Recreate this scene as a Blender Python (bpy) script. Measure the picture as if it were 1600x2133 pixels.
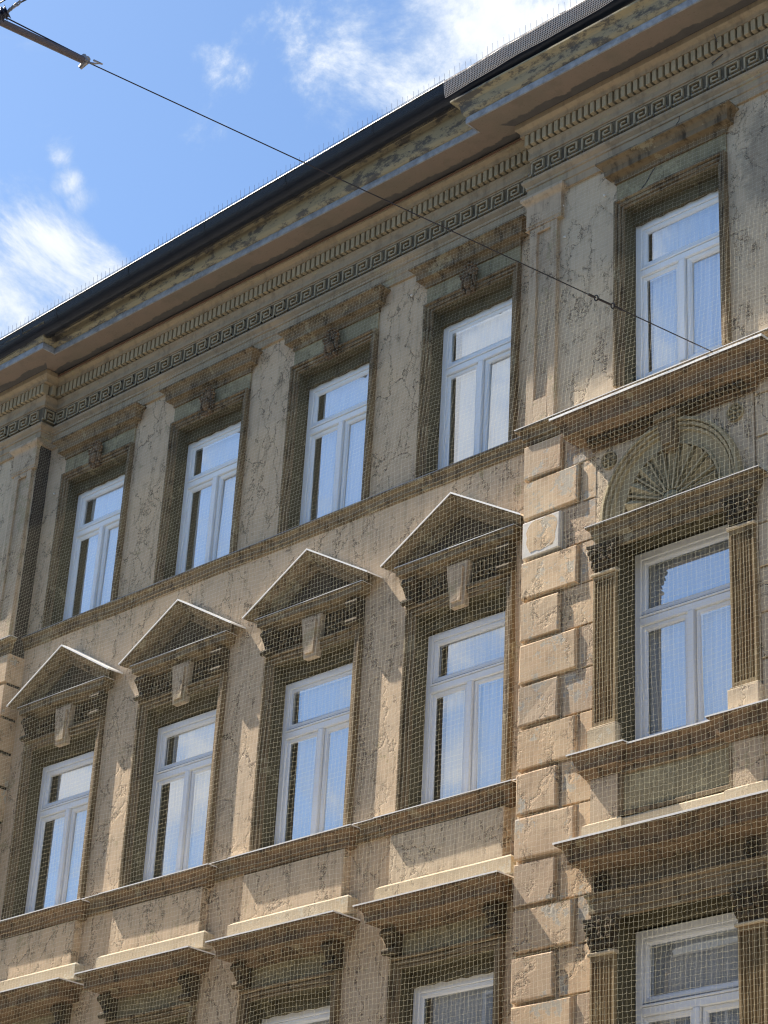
import bpy, bmesh, math, random
from mathutils import Vector, Matrix
random.seed(7)
R_ = math.radians
scene = bpy.context.scene
for o in list(bpy.data.objects): bpy.data.objects.remove(o)
COL = scene.collection

# ------------------------------------------------------------------ camera
cam_d = bpy.data.cameras.new('camera'); cam = bpy.data.objects.new('camera', cam_d); COL.objects.link(cam)
Rw = ((0.7207635461, 0.6915019525, 0.0482178420), (0.2864355512, -0.3604555187, 0.8877085637), (0.6312325923, -0.6260166681, -0.4578739408))
M = Matrix(((Rw[0][0], Rw[1][0], Rw[2][0], 23.2324), (Rw[0][1], Rw[1][1], Rw[2][1], -17.04534), (Rw[0][2], Rw[1][2], Rw[2][2], 1.57722), (0, 0, 0, 1)))
cam.matrix_world = M
cam_d.sensor_fit = 'VERTICAL'; cam_d.sensor_height = 36; cam_d.lens = 4696.432 / 2133 * 36
cam_d.shift_x = -24.75 / 2133; cam_d.shift_y = -25.81 / 2133
cam_d.clip_start = 0.1; cam_d.clip_end = 2000
scene.camera = cam

# ------------------------------------------------------------------ light
SUN = Vector((-4.5, -1.0, 5.9)).normalized()
elev = math.asin(SUN.z); azim = math.atan2(SUN.x, SUN.y)
sd = bpy.data.lights.new('sun', 'SUN'); so = bpy.data.objects.new('sun', sd); COL.objects.link(so)
sd.energy = 5.0; sd.angle = R_(0.53); sd.color = (1.0, 0.92, 0.81)
so.rotation_euler = SUN.to_track_quat('Z', 'Y').to_euler()
w = bpy.data.worlds.new('World'); scene.world = w; w.use_nodes = True
nt = w.node_tree; N = nt.nodes; L = nt.links
for n in list(N): N.remove(n)
def node(nt, t, **kw):
    n = nt.nodes.new(t)
    for k, v in kw.items():
        if k.startswith('i_'): n.inputs[k[2:].replace('_', ' ')].default_value = v
        else: setattr(n, k, v)
    return n
out = node(nt, 'ShaderNodeOutputWorld'); bg = node(nt, 'ShaderNodeBackground')
sky = node(nt, 'ShaderNodeTexSky', sky_type='NISHITA', sun_disc=False)
sky.sun_elevation = elev; sky.sun_rotation = azim; sky.altitude = 100; sky.air_density = 1.0; sky.dust_density = 0.9; sky.ozone_density = 1.6
bg.inputs['Strength'].default_value = 0.095
geo = node(nt, 'ShaderNodeNewGeometry')
def wmath(op, a, b=None, c=None):
    n = node(nt, 'ShaderNodeMath', operation=op)
    for i, v in enumerate((a, b, c)):
        if v is None: continue
        if isinstance(v, (int, float)): n.inputs[i].default_value = v
        else: L.new(v, n.inputs[i])
    return n.outputs[0]
tc = node(nt, 'ShaderNodeTexCoord')
dirn = tc.outputs['Generated']
sep = node(nt, 'ShaderNodeSeparateXYZ'); L.new(dirn, sep.inputs[0])
zz = wmath('MAXIMUM', sep.outputs[2], 0.06)
comb = node(nt, 'ShaderNodeCombineXYZ'); L.new(wmath('DIVIDE', sep.outputs[0], zz), comb.inputs[0]); L.new(wmath('DIVIDE', sep.outputs[1], zz), comb.inputs[1])
n1 = node(nt, 'ShaderNodeTexNoise'); n1.inputs['Scale'].default_value = 16; n1.inputs['Detail'].default_value = 9; n1.inputs['Roughness'].default_value = 0.66; n1.inputs['Distortion'].default_value = 0.35
L.new(dirn, n1.inputs['Vector'])
n2 = node(nt, 'ShaderNodeTexNoise'); n2.inputs['Scale'].default_value = 1.3; n2.inputs['Detail'].default_value = 3
L.new(comb.outputs[0], n2.inputs['Vector'])
# cloud banks: direction of each bank in the sky, angular size, weight
BANKS = [((-0.530, 0.568, 0.630), 0.058, 0.66), ((-0.5529, 0.5558, 0.6208), 0.048, 0.66), ((-0.572, 0.536, 0.620), 0.034, 0.60), ((-0.592, 0.515, 0.620), 0.016, 0.40), ((-0.580, 0.522, 0.626), 0.022, 0.38), ((-0.585, 0.528, 0.616), 0.018, 0.26),
         ((-0.703, 0.477, 0.527), 0.034, 0.76), ((-0.7120, 0.4660, 0.5253), 0.032, 0.74), ((-0.692, 0.490, 0.530), 0.024, 0.68), ((-0.682, 0.484, 0.550), 0.012, 0.22), ((-0.6795, 0.459, 0.5724), 0.007, 0.44), ((-0.681, 0.466, 0.563), 0.009, 0.54), ((-0.6815, 0.473, 0.558), 0.010, 0.52),
         ((-0.6375, 0.4948, 0.5906), 0.013, 0.44), ((-0.6307, 0.5058, 0.5885), 0.011, 0.40), ((-0.618, 0.4977, 0.6086), 0.014, 0.36), ((-0.612, 0.515, 0.600), 0.012, 0.16),
         ((-0.59, -0.63, 0.50), 0.11, 0.66), ((-0.70, -0.56, 0.45), 0.10, 0.40), ((-0.64, -0.685, 0.340), 0.040, 0.62), ((-0.72, -0.60, 0.34), 0.07, 0.52), ((-0.77, -0.56, 0.31), 0.05, 0.5), ((-0.555, -0.73, 0.39), 0.045, 0.52), ((-0.2, 0.2, 0.95), 0.4, 0.1), ((0.6, -0.5, 0.6), 0.5, 0.12)]
acc = None
for d, s, wt in BANKS:
    dv = Vector(d).normalized()
    dp = node(nt, 'ShaderNodeVectorMath', operation='DISTANCE'); L.new(dirn, dp.inputs[0]); dp.inputs[1].default_value = dv
    g = wmath('POWER', wmath('DIVIDE', dp.outputs['Value'], s), 2.0)
    g = wmath('MULTIPLY', wmath('POWER', 2.718, wmath('MULTIPLY', g, -0.7)), wt)
    acc = g if acc is None else wmath('MAXIMUM', acc, g)
n1b = wmath('MULTIPLY_ADD', n1.outputs['Fac'], 1.9, -.45)
dens = wmath('ADD', wmath('ADD', n1b, wmath('MULTIPLY', wmath('SUBTRACT', n2.outputs['Fac'], 0.5), 0.10)), acc)
mr = node(nt, 'ShaderNodeMapRange', interpolation_type='SMOOTHSTEP'); L.new(dens, mr.inputs['Value']); mr.inputs['From Min'].default_value = 0.70; mr.inputs['From Max'].default_value = 1.22
mix = node(nt, 'ShaderNodeMixRGB', blend_type='MIX'); tint = node(nt, 'ShaderNodeMixRGB', blend_type='MULTIPLY'); tint.inputs[0].default_value = 1; tint.inputs[2].default_value = (.57, .69, .79, 1); L.new(sky.outputs[0], tint.inputs[1])
L.new(mr.outputs[0], mix.inputs[0]); L.new(tint.outputs[0], mix.inputs[1])
ccol = node(nt, 'ShaderNodeMixRGB'); ccol.inputs[1].default_value = (2.2, 2.8, 3.7, 1); ccol.inputs[2].default_value = (4.3, 4.45, 4.7, 1)
ctex = node(nt, 'ShaderNodeMapRange'); L.new(n1b, ctex.inputs['Value']); ctex.inputs['From Min'].default_value = .25; ctex.inputs['From Max'].default_value = .72
L.new(wmath('MULTIPLY', mr.outputs[0], wmath('MULTIPLY_ADD', ctex.outputs[0], .6, .4)), ccol.inputs[0]); L.new(ccol.outputs[0], mix.inputs[2])
L.new(mix.outputs[0], bg.inputs[0]); L.new(bg.outputs[0], out.inputs[0])
vs = scene.view_settings
scene.display_settings.display_device = 'sRGB'; vs.view_transform = 'Standard'; vs.look = 'None'; vs.gamma = 1; vs.use_curve_mapping = False
vs.exposure = 1.38
scene.render.engine = 'CYCLES'
scene.cycles.use_denoising = True; scene.cycles.filter_width = 1.15; scene.cycles.max_bounces = 6; scene.cycles.diffuse_bounces = 4; scene.cycles.transparent_max_bounces = 16

# ------------------------------------------------------------------ materials
def mat(name):
    m = bpy.data.materials.new(name); m.use_nodes = True
    nt = m.node_tree; b = nt.nodes['Principled BSDF']
    return m, nt, b
def M_(nt, op, a, b=None, c=None, clamp=False):
    n = nt.nodes.new('ShaderNodeMath'); n.operation = op; n.use_clamp = clamp
    for i, v in enumerate((a, b, c)):
        if v is None: continue
        if isinstance(v, (int, float)): n.inputs[i].default_value = v
        else: nt.links.new(v, n.inputs[i])
    return n.outputs[0]
def NZ(nt, vec, scale, detail=4, rough=0.55, dist=0.0, mult=None):
    if mult is not None:
        mp = nt.nodes.new('ShaderNodeMapping'); mp.inputs['Scale'].default_value = mult; nt.links.new(vec, mp.inputs['Vector']); vec = mp.outputs[0]
    n = nt.nodes.new('ShaderNodeTexNoise'); n.inputs['Scale'].default_value = scale; n.inputs['Detail'].default_value = detail
    n.inputs['Roughness'].default_value = rough; n.inputs['Distortion'].default_value = dist
    nt.links.new(vec, n.inputs['Vector']); return n.outputs['Fac']
def STEP(nt, v, a, b):
    n = nt.nodes.new('ShaderNodeMapRange'); n.interpolation_type = 'SMOOTHSTEP'
    nt.links.new(v, n.inputs['Value']); n.inputs['From Min'].default_value = a; n.inputs['From Max'].default_value = b; return n.outputs[0]
def MIX(nt, f, a, b, mode='MIX'):
    n = nt.nodes.new('ShaderNodeMixRGB'); n.blend_type = mode
    for i, v in enumerate((f, a, b)):
        if isinstance(v, (int, float)): n.inputs[i].default_value = v
        elif isinstance(v, tuple): n.inputs[i].default_value = (*v, 1) if len(v) == 3 else v
        else: nt.links.new(v, n.inputs[i])
    return n.outputs[0]
def c3(r, g, b):   # sRGB 0..255 -> linear
    f = lambda u: (u / 255 / 12.92) if u <= 10 else ((u / 255 + .055) / 1.055) ** 2.4
    return (f(r), f(g), f(b))
def plaster(name, base, alt, dark, crack=0.0, peel=0.0, soot=0.3, peelcol=c3(196, 176, 138), rough=0.9, crack_scale=1.9, bump=0.5, streak=0.4):
    m, nt, b = mat(name)
    g = nt.nodes.new('ShaderNodeNewGeometry'); P = g.outputs['Position']
    big = NZ(nt, P, 0.9, 4, .6, .4); med = NZ(nt, P, 5.0, 5, .62, .3); fine = NZ(nt, P, 38, 5, .65); tiny = NZ(nt, P, 160, 3, .6)
    st = NZ(nt, P, 3.0, 5, .65, .2, (4.5, 4.5, .35))
    col = MIX(nt, STEP(nt, big, .35, .68), base, alt)
    col = MIX(nt, M_(nt, 'MULTIPLY', STEP(nt, M_(nt, 'ADD', M_(nt, 'MULTIPLY', med, .6), M_(nt, 'MULTIPLY', st, .4)), .46, .66), soot), col, dark)
    col = MIX(nt, M_(nt, 'MULTIPLY', STEP(nt, st, .52, .72), streak), col, dark)
    col = MIX(nt, .35, col, MIX(nt, fine, (.35, .35, .35), (.66, .65, .63)), 'OVERLAY')
    h = M_(nt, 'ADD', M_(nt, 'MULTIPLY', fine, .5), M_(nt, 'MULTIPLY', tiny, .22))
    h = M_(nt, 'ADD', h, M_(nt, 'MULTIPLY', med, .45))
    if crack > 0:
        wv = nt.nodes.new('ShaderNodeTexNoise'); wv.inputs['Scale'].default_value = 3.6; wv.inputs['Detail'].default_value = 6; wv.inputs['Roughness'].default_value = .68; nt.links.new(P, wv.inputs['Vector'])
        ad = nt.nodes.new('ShaderNodeVectorMath'); ad.operation = 'MULTIPLY_ADD'; nt.links.new(wv.outputs['Color'], ad.inputs[0]); ad.inputs[1].default_value = (.55, .55, .55); nt.links.new(P, ad.inputs[2])
        mp = nt.nodes.new('ShaderNodeMapping'); mp.inputs['Scale'].default_value = (1.55, 1, .6); nt.links.new(ad.outputs[0], mp.inputs['Vector'])
        cm = STEP(nt, M_(nt, 'ADD', NZ(nt, P, 1.25, 3, .6), M_(nt, 'MULTIPLY', NZ(nt, P, 7, 3, .6), .25)), .70 - crack * .23, .78 - crack * .21)
        tot = None
        for sc, wd in ((crack_scale, .019), (crack_scale * 2.3, .034)):
            v = nt.nodes.new('ShaderNodeTexVoronoi'); v.feature = 'DISTANCE_TO_EDGE'; v.inputs['Scale'].default_value = sc; nt.links.new(mp.outputs[0], v.inputs['Vector'])
            ln = M_(nt, 'SUBTRACT', 1.0, STEP(nt, v.outputs['Distance'], .0, wd))
            if tot is None: tot = ln; lip = STEP(nt, v.outputs['Distance'], .0, .09)
            else:
                gate = STEP(nt, NZ(nt, P, 3.1, 3, .6), .50, .62)
                tot = M_(nt, 'MAXIMUM', tot, M_(nt, 'MULTIPLY', ln, gate))
        gate2 = STEP(nt, NZ(nt, P, 2.3, 4, .7), .36, .48)
        cr = M_(nt, 'MULTIPLY', M_(nt, 'MULTIPLY', tot, cm), gate2)
        col = MIX(nt, M_(nt, 'MULTIPLY', cr, .85), col, c3(58, 50, 42))
        h = M_(nt, 'SUBTRACT', h, M_(nt, 'MULTIPLY', cr, 2.2))
        h = M_(nt, 'SUBTRACT', h, M_(nt, 'MULTIPLY', M_(nt, 'MULTIPLY', M_(nt, 'SUBTRACT', 1.0, lip), cm), .9))
    if peel > 0:
        pn = M_(nt, 'ADD', M_(nt, 'MULTIPLY', NZ(nt, P, 2.4, 3, .6), .55), M_(nt, 'MULTIPLY', NZ(nt, P, 13, 6, .72), .45))
        pk = STEP(nt, pn, .60 - peel * .12, .612 - peel * .12)
        pc = MIX(nt, NZ(nt, P, 22, 4), peelcol, tuple(x * .6 for x in peelcol))
        col = MIX(nt, M_(nt, 'MULTIPLY', pk, .85), col, pc)
        h = M_(nt, 'SUBTRACT', h, M_(nt, 'MULTIPLY', pk, .8))
    bp = nt.nodes.new('ShaderNodeBump'); bp.inputs['Strength'].default_value = bump; bp.inputs['Distance'].default_value = .012; nt.links.new(h, bp.inputs['Height'])
    nt.links.new(bp.outputs[0], b.inputs['Normal']); nt.links.new(col, b.inputs['Base Color'])
    b.inputs['Roughness'].default_value = rough; b.inputs['Specular IOR Level'].default_value = .25
    return m
m_wall = plaster('wall_plaster', c3(204, 181, 153), c3(212, 185, 152), c3(150, 130, 106), crack=.95, peel=.04, soot=.38, streak=.34)
m_ris = plaster('front_plaster', c3(204, 184, 157), c3(210, 188, 158), c3(150, 131, 110), crack=.85, soot=.34, streak=.3)
nt = m_ris.node_tree; b = nt.nodes['Principled BSDF']; P = nt.nodes.new('ShaderNodeNewGeometry').outputs['Position']
old = b.inputs['Base Color'].links[0].from_socket
vd = nt.nodes.new('ShaderNodeVectorMath'); vd.operation = 'MULTIPLY'; vd.inputs[1].default_value = (2.6, 0, 1.0)
vs_ = nt.nodes.new('ShaderNodeVectorMath'); vs_.operation = 'SUBTRACT'; nt.links.new(P, vs_.inputs[0]); vs_.inputs[1].default_value = (11.62, 0, 16.35); nt.links.new(vs_.outputs[0], vd.inputs[0])
vl = nt.nodes.new('ShaderNodeVectorMath'); vl.operation = 'LENGTH'; nt.links.new(vd.outputs[0], vl.inputs[0])
damp = M_(nt, 'SUBTRACT', 1.0, STEP(nt, M_(nt, 'ADD', vl.outputs['Value'], M_(nt, 'MULTIPLY', M_(nt, 'SUBTRACT', NZ(nt, P, 5, 5, .65), .5), 1.2)), .42, .75))
nt.links.new(MIX(nt, M_(nt, 'MULTIPLY', damp, .45), old, c3(92, 90, 86)), b.inputs['Base Color'])
m_quoin = plaster('quoin_plaster', c3(214, 188, 154), c3(206, 176, 142), c3(160, 134, 108), crack=.55, peel=.3, soot=.45, crack_scale=1.7, peelcol=c3(205, 196, 178), streak=.12)
nt = m_quoin.node_tree; b = nt.nodes['Principled BSDF']; old = b.inputs['Base Color'].links[0].from_socket; oi = nt.nodes.new('ShaderNodeObjectInfo')
rv = M_(nt, 'MULTIPLY_ADD', oi.outputs['Random'], .26, .80); cc = nt.nodes.new('ShaderNodeCombineXYZ')
nt.links.new(rv, cc.inputs[0]); nt.links.new(M_(nt, 'MULTIPLY_ADD', oi.outputs['Random'], .22, .82), cc.inputs[1]); nt.links.new(M_(nt, 'MULTIPLY_ADD', oi.outputs['Random'], .12, .89), cc.inputs[2])
nt.links.new(MIX(nt, 1.0, old, cc.outputs[0], 'MULTIPLY'), b.inputs['Base Color'])
m_mold = plaster('moulding_plaster', c3(124, 108, 84), c3(134, 114, 88), c3(54, 45, 36), peel=.2, soot=.75, bump=.35, streak=.5, peelcol=c3(168, 154, 124))
m_hood = plaster('brown_hood_plaster', c3(114, 94, 72), c3(128, 104, 80), c3(54, 45, 36), peel=.15, soot=.75, bump=.35, streak=.5, peelcol=c3(150, 136, 110))
m_side = plaster('sooty_return_wall', c3(88, 80, 72), c3(78, 70, 64), c3(54, 48, 44), soot=.7, streak=.5)  # return face turned from the sun; its shade is mixed into this sooty colour
m_ent = plaster('entablature_plaster', c3(170, 152, 126), c3(176, 154, 126), c3(94, 82, 68), soot=.35, streak=.2, peel=.05)
m_key = plaster('raised_key_plaster', c3(172, 158, 132), c3(178, 162, 134), c3(120, 108, 88), soot=.35, streak=.15)
m_band = plaster('grimy_band', c3(108, 98, 82), c3(116, 104, 84), c3(72, 66, 56), soot=.5)  # ground behind key and dentils: shadow of the gaps put into the colour
m_blade = plaster('olive_blade_plaster', c3(172, 158, 126), c3(166, 150, 118), c3(96, 84, 66), soot=.4, peel=.1)
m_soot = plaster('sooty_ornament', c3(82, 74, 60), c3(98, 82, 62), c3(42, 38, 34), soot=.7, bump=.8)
m_flake = plaster('flaking_paint', c3(146, 136, 108), c3(154, 140, 110), c3(88, 80, 62), peel=.75, soot=.35, peelcol=c3(186, 172, 136))
m_base = plaster('pale_base_plaster', c3(194, 178, 152), c3(184, 166, 138), c3(140, 122, 98), crack=.3, peel=.3, soot=.2, peelcol=c3(210, 200, 178), streak=.1)
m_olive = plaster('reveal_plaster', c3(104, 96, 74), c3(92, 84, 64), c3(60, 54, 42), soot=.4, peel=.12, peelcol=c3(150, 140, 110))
m_pil = plaster('pilaster_plaster', c3(188, 168, 142), c3(196, 172, 144), c3(130, 112, 92), peel=.35, crack=.5, soot=.3, peelcol=c3(190, 172, 138))
m_patch = plaster('bare_white_patch', c3(222, 216, 206), c3(210, 202, 190), c3(180, 168, 150), soot=.2, streak=.05)
m_crown = plaster('crown_moulding', c3(146, 140, 120), c3(154, 140, 112), c3(66, 68, 74), soot=.85, peel=0, streak=.45, bump=.5)
nt = m_crown.node_tree; b = nt.nodes['Principled BSDF']; P = nt.nodes.new('ShaderNodeNewGeometry').outputs['Position']
pt = NZ(nt, P, 3.0, 8, .76, .1, (1, 2.0, 2.2)); c_ = MIX(nt, M_(nt, 'MULTIPLY', STEP(nt, pt, .47, .58), .9), MIX(nt, NZ(nt, P, 6, 4), c3(164, 150, 118), c3(150, 142, 120)), MIX(nt, NZ(nt, P, 14, 4), c3(70, 70, 76), c3(98, 94, 88)))
nt.links.new(c_, b.inputs['Base Color'])
# soffit: brown boards with a soot band spreading from the wall
m_soff, nt, b = mat('soffit_plaster')
g = nt.nodes.new('ShaderNodeNewGeometry'); P = g.outputs['Position']
sx = nt.nodes.new('ShaderNodeSeparateXYZ'); nt.links.new(P, sx.inputs[0])
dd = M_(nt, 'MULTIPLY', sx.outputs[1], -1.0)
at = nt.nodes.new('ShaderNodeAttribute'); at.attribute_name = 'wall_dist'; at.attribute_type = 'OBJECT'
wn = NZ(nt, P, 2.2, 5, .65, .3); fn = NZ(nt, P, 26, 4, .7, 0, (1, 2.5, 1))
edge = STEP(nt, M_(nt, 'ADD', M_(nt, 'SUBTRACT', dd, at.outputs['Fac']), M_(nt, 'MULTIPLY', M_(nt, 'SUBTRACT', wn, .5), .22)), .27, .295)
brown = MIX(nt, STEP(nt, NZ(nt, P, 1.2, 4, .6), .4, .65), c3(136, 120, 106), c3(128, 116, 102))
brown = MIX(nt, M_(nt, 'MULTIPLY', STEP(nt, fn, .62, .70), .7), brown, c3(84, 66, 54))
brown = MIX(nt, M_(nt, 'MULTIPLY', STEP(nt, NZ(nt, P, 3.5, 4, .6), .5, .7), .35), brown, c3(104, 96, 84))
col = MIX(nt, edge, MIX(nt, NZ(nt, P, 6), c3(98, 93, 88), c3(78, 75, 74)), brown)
nt.links.new(col, b.inputs['Base Color']); b.inputs['Roughness'].default_value = .9
bp = nt.nodes.new('ShaderNodeBump'); bp.inputs['Distance'].default_value = .01; bp.inputs['Strength'].default_value = .5
nt.links.new(M_(nt, 'ADD', fn, M_(nt, 'MULTIPLY', edge, .4)), bp.inputs['Height']); nt.links.new(bp.outputs[0], b.inputs['Normal'])
def simple(name, col, rough=.6, metal=0., nscale=30, var=.25, bump=.0, spec=.5):
    m, nt, b = mat(name)
    g = nt.nodes.new('ShaderNodeNewGeometry'); P = g.outputs['Position']
    n = NZ(nt, P, nscale, 5, .65)
    c = MIX(nt, n, tuple(x * (1 - var) for x in col), tuple(min(1, x * (1 + var)) for x in col))
    nt.links.new(c, b.inputs['Base Color']); b.inputs['Roughness'].default_value = rough; b.inputs['Metallic'].default_value = metal
    b.inputs['Specular IOR Level'].default_value = spec
    if bump:
        bp = nt.nodes.new('ShaderNodeBump'); bp.inputs['Strength'].default_value = bump; bp.inputs['Distance'].default_value = .01; nt.links.new(n, bp.inputs['Height']); nt.links.new(bp.outputs[0], b.inputs['Normal'])
    return m
m_white = simple('white_window_paint', (.94, .95, .96), .38, nscale=9, var=.05)
m_gasket = simple('grey_drip_rail', (.30, .30, .31), .5)
m_flash = simple('white_sheet_flashing', (.80, .77, .72), .45, nscale=12, var=.12)
m_flashd = simple('weathered_sheet_flashing', (.52, .50, .47), .5, .2, nscale=10, var=.2)
m_zinc = simple('galvanised_drip_edge', (.29, .295, .31), .65, .0, nscale=9, var=.95, bump=.6)
m_gut = simple('dark_metal_gutter', (.020, .026, .042), .30, .35, nscale=6, var=.4)
m_mesh = simple('black_wire_mesh', (.012, .014, .02), .45)
m_meshl = simple('bare_wire_mesh', (.62, .56, .52), .5, .0)
m_spike = simple('plastic_spikes', (.30, .30, .32), .4)
m_net = simple('pale_net_cord', (.92, .88, .72), .8, nscale=4, var=.1)
nt_ = m_net.node_tree; b_ = nt_.nodes['Principled BSDF']; tl = nt_.nodes.new('ShaderNodeBsdfTranslucent'); tl.inputs['Color'].default_value = (.80, .76, .60, 1)
mxs = nt_.nodes.new('ShaderNodeMixShader'); mxs.inputs[0].default_value = .5; nt_.links.new(b_.outputs[0], mxs.inputs[1]); nt_.links.new(tl.outputs[0], mxs.inputs[2]); nt_.links.new(mxs.outputs[0], nt_.nodes['Material Output'].inputs['Surface'])
m_wire = simple('dark_steel_wire', (.03, .024, .024), .45, .4)
m_tube = simple('brown_insulating_tube', (.11, .085, .085), .6)
m_steel = simple('galvanised_fitting', (.34, .32, .31), .4, .5, nscale=40, var=.5)
m_ins = simple('dark_blue_insulator', (.012, .014, .035), .25)
m_dark = simple('interior_paint', (.10, .095, .09), .9)
m_room = simple('pale_interior_wall', (.55, .53, .5), .9)
m_roof = simple('roof_tiles', (.16, .09, .06), .8, nscale=12, bump=.4)
m_asph = simple('asphalt', (.10, .097, .09), .9, nscale=60, var=.35, bump=.4)
m_pave = simple('paving_slabs', (.40, .38, .34), .85, nscale=20, var=.2, bump=.2)
m_kerb = simple('kerb_stone', (.34, .33, .31), .8)
m_line = simple('road_paint', (.78, .78, .75), .7)
m_opp = plaster('opposite_plaster', c3(112, 106, 100), c3(104, 98, 92), c3(80, 76, 72), soot=.3)
m_oppt = plaster('opposite_trim', c3(200, 196, 186), c3(190, 184, 174), c3(150, 144, 136), soot=.2)
m_cur, nt, b = mat('white_net_curtain'); b.inputs['Base Color'].default_value = (.9, .9, .9, 1); b.inputs['Roughness'].default_value = .9
gcol = NZ(nt, nt.nodes.new('ShaderNodeNewGeometry').outputs['Position'], 9, 3, .5, 0, (6, 1, .3)); nt.links.new(MIX(nt, gcol, (.82, .84, .87), (.97, .97, .97)), b.inputs['Base Color'])
def glass(name, refl, tint=(.84, .86, .88)):
    m, nt, b = mat(name); nt.nodes.remove(b)
    o = nt.nodes['Material Output']; gl = nt.nodes.new('ShaderNodeBsdfGlossy'); gl.inputs['Roughness'].default_value = .004; gl.inputs['Color'].default_value = (*tint, 1)
    tr = nt.nodes.new('ShaderNodeBsdfTransparent'); tr.inputs['Color'].default_value = (.93, .95, .95, 1)
    lw = nt.nodes.new('ShaderNodeLayerWeight'); lw.inputs['Blend'].default_value = .35
    f = M_(nt, 'ADD', refl, M_(nt, 'MULTIPLY', lw.outputs['Facing'], .3), clamp=True)
    mx = nt.nodes.new('ShaderNodeMixShader'); nt.links.new(f, mx.inputs[0]); nt.links.new(tr.outputs[0], mx.inputs[1]); nt.links.new(gl.outputs[0], mx.inputs[2]); nt.links.new(mx.outputs[0], o.inputs['Surface'])
    g = nt.nodes.new('ShaderNodeNewGeometry'); bp = nt.nodes.new('ShaderNodeBump'); bp.inputs['Strength'].default_value = .05; bp.inputs['Distance'].default_value = .006
    nt.links.new(NZ(nt, g.outputs['Position'], 1.9, 2, .5), bp.inputs['Height']); nt.links.new(bp.outputs[0], gl.inputs['Normal'])
    return m
m_glass = glass('window_glass', .40)

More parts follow.
